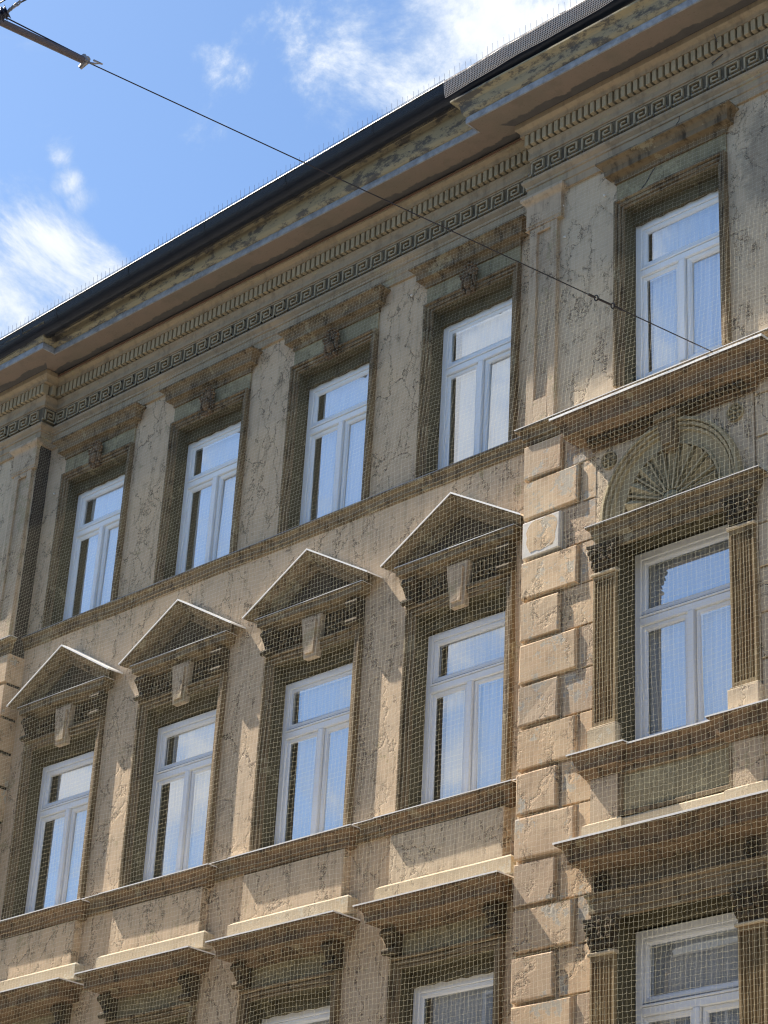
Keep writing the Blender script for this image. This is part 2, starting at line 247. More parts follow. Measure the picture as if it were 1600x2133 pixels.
# ------------------------------------------------------------------ mesh builder (local coordinates: x along the wall, D out of the wall, z up)
class MB:
    def __init__(s): s.v = []; s.f = []
    def vert(s, x, D, z): s.v.append((x, -D, z)); return len(s.v) - 1
    def quad(s, a, b, c, d): s.f.append((s.vert(*a), s.vert(*b), s.vert(*c), s.vert(*d)))
    def poly(s, pts): s.f.append(tuple(s.vert(*p) for p in pts))
    def box(s, x0, x1, D0, D1, z0, z1, j=0.0):
        r = lambda: random.uniform(-j, j) if j else 0
        p = [s.vert(x + r(), D + r(), z + r()) for x in (x0, x1) for D in (D0, D1) for z in (z0, z1)]
        for f in ((0, 1, 3, 2), (4, 6, 7, 5), (0, 4, 5, 1), (2, 3, 7, 6), (0, 2, 6, 4), (1, 5, 7, 3)): s.f.append(tuple(p[i] for i in f))
    def block(s, x0, x1, D0, D1, z0, z1, bev=.008, j=.002):   # box with chamfered front edges
        r = lambda: random.uniform(-j, j)
        a = [(x0, D0, z0), (x1, D0, z0), (x1, D0, z1), (x0, D0, z1)]
        b = [(x0, D1 - bev, z0), (x1, D1 - bev, z0), (x1, D1 - bev, z1), (x0, D1 - bev, z1)]
        c = [(x0 + bev, D1, z0 + bev), (x1 - bev, D1, z0 + bev), (x1 - bev, D1, z1 - bev), (x0 + bev, D1, z1 - bev)]
        A = [s.vert(*p) for p in a]; B = [s.vert(*[u + r() for u in p]) for p in b]; Cc = [s.vert(*[u + r() for u in p]) for p in c]
        for i in range(4):
            k = (i + 1) % 4; s.f.append((A[i], A[k], B[k], B[i])); s.f.append((B[i], B[k], Cc[k], Cc[i]))
        s.f.append(tuple(Cc)); s.f.append(tuple(reversed(A)))
    def mould(s, x0, x1, D0, prof, rl=True, rr=True, seg=None, j=0.0015, slope=0.0, sz=None):
        n = len(prof); segn = seg or max(1, int((x1 - x0) / .35))
        cols = []
        def col(xf, fn, jj):
            return [s.vert(xf(d), fn(d), z + slope * xf(d) * (1 if sz is None else max(0, min(1, (z - sz[0]) / (sz[1] - sz[0])))) + random.uniform(-jj, jj)) for d, z in prof]
        if rl: cols.append(col(lambda d: x0 - d, lambda d: D0, 0))
        cols.append(col((lambda d: x0 - d) if rl else (lambda d: x0), lambda d: D0 + d, 0))
        for k in range(1, segn):
            xx = x0 + (x1 - x0) * k / segn; jd = random.uniform(-j, j)
            cols.append(col(lambda d: xx, lambda d: D0 + d + (jd if d > 0.001 else 0), j))
        cols.append(col((lambda d: x1 + d) if rr else (lambda d: x1), lambda d: D0 + d, 0))
        if rr: cols.append(col(lambda d: x1 + d, lambda d: D0, 0))
        for a, b in zip(cols, cols[1:]):
            for i in range(n - 1): s.f.append((a[i], a[i + 1], b[i + 1], b[i]))
    def mould_path(s, path, prof, slope=0.0, sz=None, step=.4, j=.0012):
        # path: plan corners (x, D); prof: (d, z); mitred at every corner
        P = [Vector(p) for p in path]; n = len(prof); cols = []
        nr = []
        for a, b in zip(P, P[1:]): t = (b - a).normalized(); nr.append(Vector((-t.y, t.x)))
        for i, p in enumerate(P):
            na = nr[max(0, i - 1)]; nb = nr[min(i, len(nr) - 1)]; v = na + nb; v = v / v.dot(na)
            def col(q, v, jj):
                out = []
                for d, z in prof:
                    x = q.x + v.x * d; k = 1 if sz is None else max(0, min(1, (z - sz[0]) / (sz[1] - sz[0])))
                    out.append(s.vert(x, q.y + v.y * (d + (random.uniform(-jj, jj) if d > .001 else 0)), z + slope * x * k + random.uniform(-jj, jj)))
                return out
            cols.append(col(p, v, 0))
            if i < len(P) - 1:
                L_ = (P[i + 1] - p).length
                # stay clear of the mitres
                lo, hi = 1.0, L_ - 1.0; m = int((hi - lo) / step) if hi > lo else 0
                for k in range(m): cols.append(col(p + (P[i + 1] - p).normalized() * (lo + (hi - lo) * (k + .5) / m), nr[i], j))
        for a, b in zip(cols, cols[1:]):
            for i in range(n - 1): s.f.append((a[i], a[i + 1], b[i + 1], b[i]))
    def sweep(s, path, prof, D0=0, e0=None, e1=None, cap=True, closed=False):
        # path: (x,z) points; prof: closed loop of (n,d); n along the left normal
        P = [Vector(p) for p in path]; m = len(P); rings = []
        for i in range(m):
            if closed: ta = (P[i] - P[i - 1]).normalized(); tb = (P[(i + 1) % m] - P[i]).normalized()
            else:
                ta = (P[i] - P[i - 1]).normalized() if i else None; tb = (P[i + 1] - P[i]).normalized() if i < m - 1 else None
                ta = ta or tb; tb = tb or ta
            na = Vector((-ta.y, ta.x)); nb = Vector((-tb.y, tb.x)); v = na + nb; v = v / max(1e-6, v.dot(na))
            if i == 0 and e0: v = Vector(e0); v = v / v.dot(nb)
            if i == m - 1 and e1: v = Vector(e1); v = v / v.dot(na)
            rings.append([s.vert(P[i].x + v.x * nn, D0 + d, P[i].y + v.y * nn) for nn, d in prof])
        pr = list(zip(rings, rings[1:])) + ([(rings[-1], rings[0])] if closed else [])
        k = len(prof)
        for a, b in pr:
            for i in range(k): s.f.append((a[i], a[(i + 1) % k], b[(i + 1) % k], b[i]))
        if cap and not closed: s.f.append(tuple(rings[0])); s.f.append(tuple(reversed(rings[-1])))
    def ball(s, x, D, z, rx, rd, rz, rot=0, nu=7, nv=5, half=False):
        rows = []; c, sn = math.cos(rot), math.sin(rot)
        for i in range(nv + 1):
            ph = math.pi * i / nv; row = []
            for k in range(nu):
                th = 2 * math.pi * k / nu
                lx = rx * math.sin(ph) * math.cos(th); lz = rz * math.cos(ph); ld = rd * math.sin(ph) * math.sin(th)
                if half: ld = max(ld, -.3 * rd)
                row.append(s.vert(x + lx * c - lz * sn, D + ld, z + lx * sn + lz * c))
            rows.append(row)
        for a, b in zip(rows, rows[1:]):
            for k in range(nu): s.f.append((a[k], a[(k + 1) % nu], b[(k + 1) % nu], b[k]))
    def tube(s, pts, r, n=6, cap=True):
        P = [Vector((p[0], -p[1], p[2])) for p in pts]; rings = []
        for i, p in enumerate(P):
            t = (P[min(i + 1, len(P) - 1)] - P[max(i - 1, 0)]).normalized()
            u = t.orthogonal().normalized() if i == 0 else (pu - t * pu.dot(t)).normalized(); pu = u; v = t.cross(u)
            rr = r[i] if isinstance(r, (list, tuple)) else r; ring = []
            for k in range(n):
                a = 2 * math.pi * k / n; q = p + u * (math.cos(a) * rr) + v * (math.sin(a) * rr); s.v.append(tuple(q)); ring.append(len(s.v) - 1)
            rings.append(ring)
        for a, b in zip(rings, rings[1:]):
            for k in range(n): s.f.append((a[k], a[(k + 1) % n], b[(k + 1) % n], b[k]))
        if cap: s.f.append(tuple(rings[0])); s.f.append(tuple(reversed(rings[-1])))
    def mesh(s, name, m, smooth=False, merge=True):
        me = bpy.data.meshes.new(name); me.from_pydata(s.v, [], s.f)
        if merge:
            bm = bmesh.new(); bm.from_mesh(me); bmesh.ops.remove_doubles(bm, verts=bm.verts, dist=1e-5); bmesh.ops.recalc_face_normals(bm, faces=bm.faces); bm.to_mesh(me); bm.free()
        me.materials.append(m)
        if smooth: me.polygons.foreach_set('use_smooth', [True] * len(me.polygons))
        me.update(); return me
def put(name, me, parent=None, at=(0, 0, 0), **props):
    o = bpy.data.objects.new(name, me); COL.objects.link(o); o.location = (at[0], -at[1], at[2])
    if parent is not None: o.parent = parent
    for k, v in props.items(): o[k] = v
    return o
def part(name, mb, m, parent=None, at=(0, 0, 0), smooth=False, **props): return put(name, mb.mesh(name, m, smooth), parent, at, **props)
def thing(name, label, cat, at=(0, 0, 0), group=None):
    o = bpy.data.objects.new(name, None); COL.objects.link(o); o.location = (at[0], -at[1], at[2]); o['label'] = label; o['category'] = cat
    if group: o['group'] = group
    return o
def dup(o, at=None, parent=None, mats=None):
    c = o.copy(); COL.objects.link(c); c.parent = parent if parent is not None else o.parent
    if at is not None: c.location = (at[0], -at[1], at[2])
    for ch in o.children: dup(ch, None, c)
    return c
def arc(d0, z0, d1, z1, n=4, bulge=.35):    # curved run of a profile; sign of bulge = convex/concave
    out = []; dx, dz = d1 - d0, z1 - z0
    for i in range(1, n):
        t = i / n; b = math.sin(math.pi * t) * bulge
        out.append((d0 + dx * t - dz * b * .5, z0 + dz * t + dx * b * .5))
    return out

B = thing('apartment_building', 'weathered beige stucco apartment building with white windows and ornate mouldings behind netting', 'building')

# ------------------------------------------------------------------ walls with openings
XR, XL = 8.32, -1.21; RW = .22
X0L, X1R = -6.0, 17.0
C = [0, 2.4, 4.8, 7.2]; C4 = 10.41
ZG = 18.30
HU, HM = .667, .70
win = {'U': (HU, 14.15, 16.52), 'M': (HM, 9.93, 12.37), 'L': (HM - .02, 5.70, 8.20)}
def wall_grid(mb, x0, x1, z0, z1, D, holes):
    xs = sorted({x0, x1} | {h[0] for h in holes} | {h[1] for h in holes}); zs = sorted({z0, z1} | {h[2] for h in holes} | {h[3] for h in holes})
    for a, b in zip(xs, xs[1:]):
        for c, d in zip(zs, zs[1:]):
            xm, zm = (a + b) / 2, (c + d) / 2
            if any(h[0] < xm < h[1] and h[2] < zm < h[3] for h in holes): continue
            mb.quad((a, D, c), (b, D, c), (b, D, d), (a, D, d))
holes = [(c - win[k][0], c + win[k][0], win[k][1], win[k][2]) for c in C for k in 'UML']
mb = MB(); wall_grid(mb, XL, XR, 0, ZG, 0, holes); part('wall', mb, m_wall, B)
HW4 = .75
holes4 = [(C4 - HU, C4 + HU, 14.15, 16.52), (C4 - HW4, C4 + HW4, 9.90, 12.30), (C4 - HW4, C4 + HW4, 5.6, 8.22)]
mb = MB(); wall_grid(mb, XR, X1R, 0, ZG, RW, holes4); mb.quad((XR, 0, 0), (XR, RW, 0), (XR, RW, ZG), (XR, 0, ZG)); part('wall', mb, m_ris, B)
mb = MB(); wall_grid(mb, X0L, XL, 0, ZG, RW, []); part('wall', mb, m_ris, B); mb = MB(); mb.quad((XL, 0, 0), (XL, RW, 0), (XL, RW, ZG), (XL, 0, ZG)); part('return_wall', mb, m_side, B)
mb = MB()   # rest of the shell: ends, back, floors
mb.box(X0L, X0L + .3, -12, RW - .005, 0, ZG); mb.box(X1R - .3, X1R, -12, RW - .005, 0, ZG); mb.box(X0L, X1R, -12.3, -12, 0, ZG)
for z in (4.4, 8.9, 13.2): mb.box(X0L + .3, X1R - .3, -12, -.36, z, z + .3)
for x in (-1.2, 1.2, 3.6, 6.0, 8.6, 12.3): mb.box(x - .06, x + .06, -5, -.36, 4.7, ZG)
mb.box(X0L + .3, X1R - .3, -5.2, -5, 0, ZG)
part('interior_walls', mb, m_room, B)
mb = MB(); mb.quad((X0L, .3, 18.9), (X1R, .3, 18.9), (X1R, -6, 22.3), (X0L, -6, 22.3)); mb.quad((X0L, -12.3, 18.9), (X1R, -12.3, 18.9), (X1R, -6, 22.3), (X0L, -6, 22.3)); mb.poly([(X0L, .3, 18.9), (X0L, -6, 22.3), (X0L, -12.3, 18.9)]); mb.poly([(X1R, .3, 18.9), (X1R, -6, 22.3), (X1R, -12.3, 18.9)])
mb.quad((X0L, -12.3, 18.3), (X1R, -12.3, 18.3), (X1R, -12.3, 18.9), (X0L, -12.3, 18.9)); mb.quad((X0L, -12.3, 18.32), (X1R, -12.3, 18.32), (X1R, .2, 18.32), (X0L, .2, 18.32))
part('roof', mb, m_roof, B)

# ------------------------------------------------------------------ reveals
def reveal(cx, hw, z0, z1, Dw, Dl=-.13, zl=None, deep=-.36):
    mb = MB(); zl = zl if zl is not None else z1 - .17
    for sx in (-1, 1): x = cx + sx * hw; mb.quad((x, Dw, z0), (x, deep, z0), (x, deep, z1), (x, Dw, z1))
    mb.quad((cx - hw, Dw, z1), (cx + hw, Dw, z1), (cx + hw, Dl, z1), (cx - hw, Dl, z1))
    n = 14   # lintel plaster with an uneven lower edge
    for i in range(n):
        xa, xb = cx - hw + 2 * hw * i / n, cx - hw + 2 * hw * (i + 1) / n
        mb.quad((xa, Dl, z1), (xb, Dl, z1), (xb, Dl - .004, zl + .01 * math.sin(i * 2.3 + cx)), (xa, Dl - .004, zl + .01 * math.sin((i - 1) * 2.3 + cx)))
        mb.quad((xa, Dl - .004, zl + .01 * math.sin((i - 1) * 2.3 + cx)), (xb, Dl - .004, zl + .01 * math.sin(i * 2.3 + cx)), (xb, deep, zl + .02), (xa, deep, zl + .02))
    mb.quad((cx - hw, Dw, z0), (cx + hw, Dw, z0), (cx + hw, deep, z0 + .03), (cx - hw, deep, z0 + .03))
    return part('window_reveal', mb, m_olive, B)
for k, (hw, a, b_) in win.items():
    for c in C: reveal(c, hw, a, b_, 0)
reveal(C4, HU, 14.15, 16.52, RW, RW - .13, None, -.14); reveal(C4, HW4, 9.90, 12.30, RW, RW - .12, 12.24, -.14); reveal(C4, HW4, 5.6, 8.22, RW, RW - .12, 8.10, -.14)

# ------------------------------------------------------------------ windows
def make_window(hw, H, ztr, at):
    """hw half width, H height, ztr height of the transom underside"""
    fr = .085; sash = .060; dep = .07
    mb = MB(); tr_h = .085
    for x0, x1, z0, z1 in ((-hw, -hw + fr, 0, H), (hw - fr, hw, 0, H), (-hw + fr, hw - fr, H - fr, H), (-hw + fr, hw - fr, 0, fr * .6)): mb.block(x0, x1, -dep, 0, z0, z1, .006, 0)
    W = part('window', mb, m_white, B, at)
    mb = MB(); mb.block(-hw + fr, hw - fr, -dep, .012, ztr, ztr + tr_h, .008, 0); mb.block(-hw + fr, hw - fr, -.03, .022, ztr + tr_h + .004, ztr + tr_h + .026, .005, 0); part('transom', mb, m_white, W)
    mb = MB(); mb.box(-hw + fr + .002, hw - fr - .002, -.05, -.008, ztr + tr_h + .026, ztr + tr_h + .046); part('drip_rail', mb, m_gasket, W)
    mb = MB(); mb.block(-.042, .042, -dep, .022, fr * .6, ztr - .002, .008, 0); part('mullion', mb, m_white, W)
    zt0 = ztr + tr_h + .048
    for x0, x1, z0, z1 in ((-hw + fr, hw - fr, zt0, H - fr), (-hw + fr, -.046, fr * .6, ztr), (.046, hw - fr, fr * .6, ztr)):
        g = .003; a0, a1, b0, b1 = x0 + g, x1 - g, z0 + g, z1 - g; mb = MB()
        # stepped sash section
        pr = [(0, -.055), (0, -.018), (-.018, -.014), (-.040, -.018), (-sash, -.034), (-sash, -.055)]
        mb.sweep([(a0, b0), (a0, b1), (a1, b1), (a1, b0)], pr, closed=True)
        part('sash', mb, m_white, W)
        mb = MB(); mb.quad((a0 + sash - .006, -.042, b0 + sash - .006), (a1 - sash + .006, -.042, b0 + sash - .006), (a1 - sash + .006, -.042, b1 - sash + .006), (a0 + sash - .006, -.042, b1 - sash + .006))
        part('pane', mb, m_glass, W)
    return W
FD = -.185
wU = make_window(HU - .004, 2.10, 1.37, (C[0], FD, 14.27))
for c in C[1:]: dup(wU, (c, FD, 14.27))
dup(wU, (C4, FD + RW, 14.27))
wM = make_window(HM - .004, 2.16, 1.42, (C[0], FD - .01, 10.02))
for c in C[1:]: dup(wM, (c, FD - .01, 10.02))
w4 = make_window(HW4 - .004, 2.19, 1.335, (C4, -.05, 10.03))
dup(w4, (C4, -.06, 5.90))
wL = make_window(HM - .024, 2.25, 1.50, (C[0], FD - .01, 5.80))
for c in C[1:]: dup(wL, (c, FD - .01, 5.80))

rp = random.Random(21)
for o in bpy.data.objects:
    if o.name.startswith('pane') and o.parent and o.parent.name.startswith('window'): o.rotation_euler = (rp.uniform(-.012, .012), 0, rp.uniform(-.012, .012))
# ------------------------------------------------------------------ architraves round the windows
ARP = [(0, 0), (0, .030), (.026, .032), (.027, .018), (.036, .018), (.037, .050), (.070, .054), (.071, .034), (.084, .034), (.088, .062), (.098, .078), (.122, .078), (.126, .070), (.126, 0)]
ARU = [(n * .112 / .126, d) for n, d in ARP]
def architrave(cx, hw, z0, z1, Dw, pr=ARP, m=m_mold):
    mb = MB(); mb.sweep([(cx - hw, z0), (cx - hw, z1), (cx + hw, z1), (cx + hw, z0)], pr, Dw); return part('architrave', mb, m, B)
for c in C:
    architrave(c, HU, 14.17, 16.52, 0, ARU, m_ent_d if False else m_mold); architrave(c, HM, 9.93, 12.37, 0); architrave(c, HM - .02, 5.72, 8.20, 0)
architrave(C4, HU, 14.17, 16.52, RW, ARU)

# ------------------------------------------------------------------ entablature under the roof
E_LOW = [(0, 17.55), (.035, 17.545), (.10, 17.52)] + arc(.10, 17.52, .07, 17.46) + [(.06, 17.44), (.06, 17.41), (.045, 17.40), (.045, 17.31), (.032, 17.30), (.032, 17.20), (0, 17.195)]
E_MID = [(0, 18.02), (.055, 18.02), (.05, 17.99)] + arc(.05, 17.99, .035, 17.90, 4, -.3) + [(.045, 17.88), (.045, 17.85), (.03, 17.845), (.03, 17.825), (0, 17.82)]
E_TOP = [(0, 18.36), (.17, 18.36), (.17, 18.29), (.155, 18.275)] + arc(.155, 18.275, .12, 18.205, 4, -.4) + [(.12, 18.19), (.05, 18.185), (0, 18.18)]
CORN_S = .385     # soffit start beyond D .17
PLAN = [(X0L, RW), (XL, RW), (XL, 0), (XR, 0), (XR, RW), (X1R, RW)]
for nm, pr in (('ledge_moulding', E_LOW), ('fascia_moulding', E_MID), ('bed_moulding', E_TOP), ('dentil_band', [(.002, 18.19), (.020, 18.185), (.020, 18.02), (.002, 18.015)]), ('frieze_band', [(0, 17.825), (.022, 17.825), (.022, 17.545), (0, 17.545)])):
    mb = MB(); mb.mould_path(PLAN, pr); part(nm, mb, m_band if nm in ('dentil_band', 'frieze_band') else m_ent, B)
for k, (a, b_) in enumerate(((0, 2), (2, 4), (4, 6))):
    pass
def soffit(path, Dw):
    mb = MB(); mb.mould_path(path, [(.165, 18.362), (.580, 18.366)], j=0); part('cornice_soffit', mb, m_soff, B, wall_dist=float(Dw))
# the soffit is split at the mitres so that each length carries its own distance to the wall
mb = MB(); q = lambda pts: mb.poly([(x, D, 18.364) for x, D in pts]); e, o_ = .165, .580
q([(X0L, RW + e), (XL + e, RW + e), (XL + o_, RW + o_), (X0L, RW + o_)]); part('cornice_soffit', mb, m_soff, B, wall_dist=float(RW))
mb = MB(); q([(XL + e, RW + e), (XL + e, e), (XL + o_, o_), (XL + o_, RW + o_)]); q([(XL + e, e), (XR - e, e), (XR - o_, o_), (XL + o_, o_)]); q([(XR - e, e), (XR - e, RW + e), (XR - o_, RW + o_), (XR - o_, o_)]); part('cornice_soffit', mb, m_soff, B, wall_dist=0.0)
mb = MB(); q([(XR - e, RW + e), (X1R, RW + e), (X1R, RW + o_), (XR - o_, RW + o_)]); part('cornice_soffit', mb, m_soff, B, wall_dist=float(RW))
mb = MB(); mb.mould_path(PLAN, [(.574, 18.372), (.574, 18.358), (.594, 18.358), (.598, 18.41), (.592, 18.455), (.575, 18.455)]); part('drip_edge', mb, m_zinc, B)
pr = [(.5, 18.45), (.585, 18.453)] + arc(.585, 18.455, .64, 18.58, 4, -.35) + arc(.64, 18.58, .735, 18.66, 4, .35) + [(.74, 18.665), (.74, 18.69), (.66, 18.70), (0, 18.75)]
mb = MB(); mb.mould_path(PLAN[2:4], pr, slope=.03, sz=(18.5, 18.66)); 
# main length: trimmed to the inner mitres
mb = MB(); mb.mould_path([(XL + .62, 0), (XR - .62, 0)], pr, slope=.03, sz=(18.5, 18.66)); part('crown_moulding', mb, m_crown, B)
mb = MB(); mb.mould_path(PLAN[:3], pr); part('crown_moulding', mb, m_crown, B)
mb = MB(); mb.mould_path(PLAN[3:], pr); part('crown_moulding', mb, m_crown, B)
# dentils
mb = MB(); mb.block(-.030, .030, -.04, .062, 0, .158, .004, 0); med_ = mb.mesh('dentil', m_key)
x = XL + .05
while x < XR - .02: put('dentil', med_, B, (x, .055, 18.027)); x += .0933
x = XR - .02
while x < 13.0: put('dentil', med_, B, (x, RW + .055, 18.027)); x += .0933
x = XL + .02
while x > -3.2: put('dentil', med_, B, (x, RW + .055, 18.027)); x -= .0933
for k in range(2):
    o = put('dentil', med_, B, (XL + .055, .08 + k * .0933, 18.027)); o.rotation_euler.z = math.pi / 2
# Greek key
def key_mesh():
    mb = MB(); t = .0235; d = .030
    def bar(x0, z0, x1, z1): mb.block(min(x0, x1) - t / 2, max(x0, x1) + t / 2, 0, d, min(z0, z1) - t / 2, max(z0, z1) + t / 2, .003, 0)
    p = [(-.044, .008), (.0, .008), (.0, .178), (.172, .178), (.172, .062), (.060, .062), (.060, .120), (.116, .120)]
    for a, b in zip(p, p[1:]): bar(a[0], a[1], b[0], b[1])
    bar(.0, .008, .218, .008) if False else bar(.05, .008, .218, .008)
    return mb.mesh('key_pattern', m_key)
kme = key_mesh()
x = XL + .06
while x < XR - .1: put('key_pattern', kme, B, (x, .022, 17.605)); x += .262
x = XR + .02
while x < 13.2: put('key_pattern', kme, B, (x, RW + .022, 17.605)); x += .262
x = XL - .28
while x > -3.4: put('key_pattern', kme, B, (x, RW + .022, 17.605)); x -= .262
o = put('key_pattern', kme, B, (XL + .022, RW - .0, 17.605)); o.rotation_euler.z = math.pi / 2; o.scale.x = .85

# gutter (half round, falls towards the left) with wire mesh and bird spikes
SL = .030
gp = [(.975, 18.79), (.965, 18.765), (.955, 18.70), (.92, 18.62), (.87, 18.57), (.81, 18.555), (.755, 18.575), (.72, 18.61), (.70, 18.66)]
GUT = []
xs = [-6.0, -3.4, -1.0, -.2, 1.4, 3.0, 4.6, 6.2, 7.55]
mb = MB()
for a, b in zip(xs, xs[1:]): mb.mould(a, b + .02, 0, gp, False, False, seg=3, j=.003, slope=SL)
for a in xs[1:-1]: mb.mould(a - .03, a + .03, 0, [(d + (.006 if d > .8 else 0), z - .006) for d, z in gp], False, False, seg=1, j=0, slope=SL)
gut = part('gutter', mb, m_gut, B, smooth=True)
mb = MB(); mb.mould(7.55, 14, 0, gp, False, False, seg=10, slope=SL); gut2 = part('gutter', mb, m_gut, B, smooth=True)
def grid_wrap(x0, x1, prof, pitch, r, slope, m, parent, wob=0.0):
    # profile resampled to equal steps, wires both ways
    pts = []; 
    for (a, b) in zip(prof, prof[1:]):
        l = math.dist(a, b); n = max(1, round(l / pitch))
        for i in range(n): pts.append((a[0] + (b[0] - a[0]) * i / n, a[1] + (b[1] - a[1]) * i / n))
    pts.append(prof[-1]); mb = MB(); n = int((x1 - x0) / pitch)
    wv = lambda x, z: wob * (math.sin(x * 3.1) + .6 * math.sin(x * 7.7 + z * 9))
    for i in range(n + 1):
        x = x0 + i * pitch
        mb.tube([(x, d + wv(x, z), z + slope * x) for d, z in pts[::2] + [pts[-1]]], r, 3, False)
    for d, z in pts:
        st = .2; k = int((x1 - x0) / st)
        mb.tube([(x0 + (x1 - x0) * i / k, d + wv(x0 + (x1 - x0) * i / k, z), z + slope * (x0 + (x1 - x0) * i / k)) for i in range(k + 1)], r, 3, False)
    me = mb.mesh('wire_mesh', m, merge=False)
    return put('wire_mesh', me, parent, kind='stuff')
gm = [(.985, 18.83), (.99, 18.76), (.975, 18.69), (.935, 18.605), (.875, 18.55), (.81, 18.535), (.75, 18.553), (.70, 18.60)]
grid_wrap(-4.0, 7.5, gm, .024, .0022, SL, m_mesh, gut)
gm2 = [(.995, 18.80), (1.005, 18.76), (1.0, 18.68), (.99, 18.60), (.975, 18.56)]
grid_wrap(7.5, 12.6, gm2, .026, .0042, SL, m_meshl, gut2, .010)
# bright rim on the gutter lip
mb = MB(); mb.mould(-6, 14, 0, [(.965, 18.80), (.985, 18.805), (.99, 18.79), (.978, 18.785)], False, False, slope=SL); part('gutter_lip', mb, m_flashd, gut)
mb = MB(); x = -4.0
while x < 12.8:
    a = random.uniform(-.012, .012); h = .15 + random.uniform(-.02, .02); z = 18.80 + SL * x
    mb.tube([(x, .96, z), (x + a, .975 + a, z + h)], .0024, 3, False); x += .085 + random.choice((0, 0, .004, .012))
part('bird_spikes', mb, m_spike, gut, kind='stuff')
mb = MB(); x = XL + .1
while x < XR - .1: mb.tube([(x, .06, 17.545), (x + random.uniform(-.01, .01), .10, 17.545 + .07)], .0018, 3, False); x += .05
x = XR
while x < 12.8: mb.tube([(x, RW + .06, 17.545), (x + random.uniform(-.01, .01), RW + .10, 17.545 + .07)], .0018, 3, False); x += .05
part('ledge_spikes', mb, m_spike, B, kind='stuff')

# ------------------------------------------------------------------ string course below the top floor
S_P = [(0, 14.165), (.085, 14.155), (.085, 14.125), (.072, 14.12)] + arc(.072, 14.12, .045, 14.05, 4, -.4) + [(.045, 14.035), (.028, 14.03), (.028, 13.995), (0, 13.98)]
mb = MB(); mb.mould(XL, XR, 0, S_P, False, False); part('string_course', mb, m_mold, B)
S_R = [(0, 14.10), (.12, 14.075), (.12, 14.05), (.10, 14.045)] + arc(.10, 14.045, .06, 13.96, 4, -.4) + [(.06, 13.94), (.03, 13.93), (.03, 13.88), (0, 13.87)]
mb = MB(); mb.mould(XR + .04, X1R, RW, S_R, True, False); part('string_course', mb, m_mold, B)
mb = MB(); mb.mould(X0L, XL - .02, RW, S_R, False, True); part('string_course', mb, m_mold, B)
F_R = [(0, 14.108), (.124, 14.084), (.124, 14.074), (.12, 14.078)]
mb = MB(); mb.mould(XR + .04, X1R, RW, F_R, True, False); part('flashing', mb, m_flashd, B)
mb = MB(); mb.mould(X0L, XL - .02, RW, F_R, False, True); part('flashing', mb, m_flashd, B)
mb = MB(); mb.mould(XL, XR, 0, [(0, 14.172), (.088, 14.162), (.088, 14.154), (.084, 14.158)], False, False); part('flashing', mb, m_gasket, B)

# ------------------------------------------------------------------ top floor hoods and shell ornaments
HD = [(0, 17.205), (.205, 17.165)] + [(.205, 17.14), (.19, 17.135)] + arc(.19, 17.135, .14, 17.06, 4, -.35) + [(.13, 17.055), (.13, 16.985), (.12, 16.98), (.08, 16.975)] + arc(.08, 16.975, .045, 16.91, 4, -.4) + [(.045, 16.89), (0, 16.885)]
def shell_mesh():
    mb = MB(); n = 9
    for i in range(n):
        a = math.pi * (-.08 + 1.16 * i / (n - 1)); L_ = .115 if 0 < i < n - 1 else .095
        mb.ball(math.cos(a) * L_ * .55, .05, .06 + math.sin(a) * L_ * .62, .019, .03, L_ * .52, a - math.pi / 2, 6, 5)
        mb.ball(math.cos(a) * L_ * .98, .065, .06 + math.sin(a) * L_ * 1.1, .022, .026, .02, a - math.pi / 2, 6, 4)
    mb.ball(0, .06, -.05, .055, .055, .085, 0, 9, 7)
    for s in (-1, 1):
        mb.ball(s * .078, .05, -.03, .022, .035, .09, s * .18, 6, 6); mb.ball(s * .06, .055, -.145, .028, .03, .034, 0, 7, 5); mb.ball(s * .085, .05, .05, .026, .03, .026, 0, 7, 5)
    mb.ball(0, .05, -.165, .03, .03, .045, 0, 7, 5); mb.box(-.06, .06, 0, .04, -.17, .06)
    return mb.mesh('shell_ornament', m_hood)
sh = shell_mesh()
for i, c in enumerate(C + [C4]):
    D = RW if c == C4 else 0
    mb = MB(); mb.mould(c - .745, c + .745, D, HD); part('window_hood', mb, m_mold, B)
    mb = MB(); mb.box(c - .775, c + .775, D + .002, D + .022, 16.64, 16.90); part('frieze_panel', mb, m_flake, B)
    if c != C4:
        o = put('shell_ornament', sh, B, (c, .03, 16.68)); o.scale = (1.2, 1.15, 1.08)

# ------------------------------------------------------------------ right risalit, upper pilasters
def pilaster(xa, xb, cap=True):
    t = .055; p0, p1 = xa + .11, xb - .105; D1 = RW + .058; D2 = RW + .022
    mb = MB()
    mb.block(xa, p0, RW, D1, 14.10, 16.80, .004); mb.block(p1, xb, RW, D1, 14.10, 16.80, .004)
    mb.block(p0, p1, RW, D1, 14.10, 14.42, .004); mb.block(p0, p1, RW, D1, 16.72, 16.80, .004)
    mb.box(p0, p1, RW, D2, 14.42, 16.72)
    P = part('pilaster', mb, m_pil, B)
    mb = MB(); mb.mould(xa, xb, RW, [(0, 16.85), (.07, 16.85)] + arc(.07, 16.85, .07, 16.80, 4, -.6) + [(.07, 16.80), (0, 16.795)]); part('necking', mb, m_pil, P)
    mb = MB(); mb.mould(xa, xb, RW, [(0, 17.27), (.115, 17.26), (.12, 17.22), (.10, 17.19)] + arc(.10, 17.19, .062, 17.10, 4, -.35) + [(.06, 17.09), (.06, 16.85), (0, 16.85)]); part('capital', mb, m_pil, P)
pilaster(8.345, 8.765); pilaster(2 * C4 - 8.765, 2 * C4 - 8.345); pilaster(XL - .46, XL - .04)

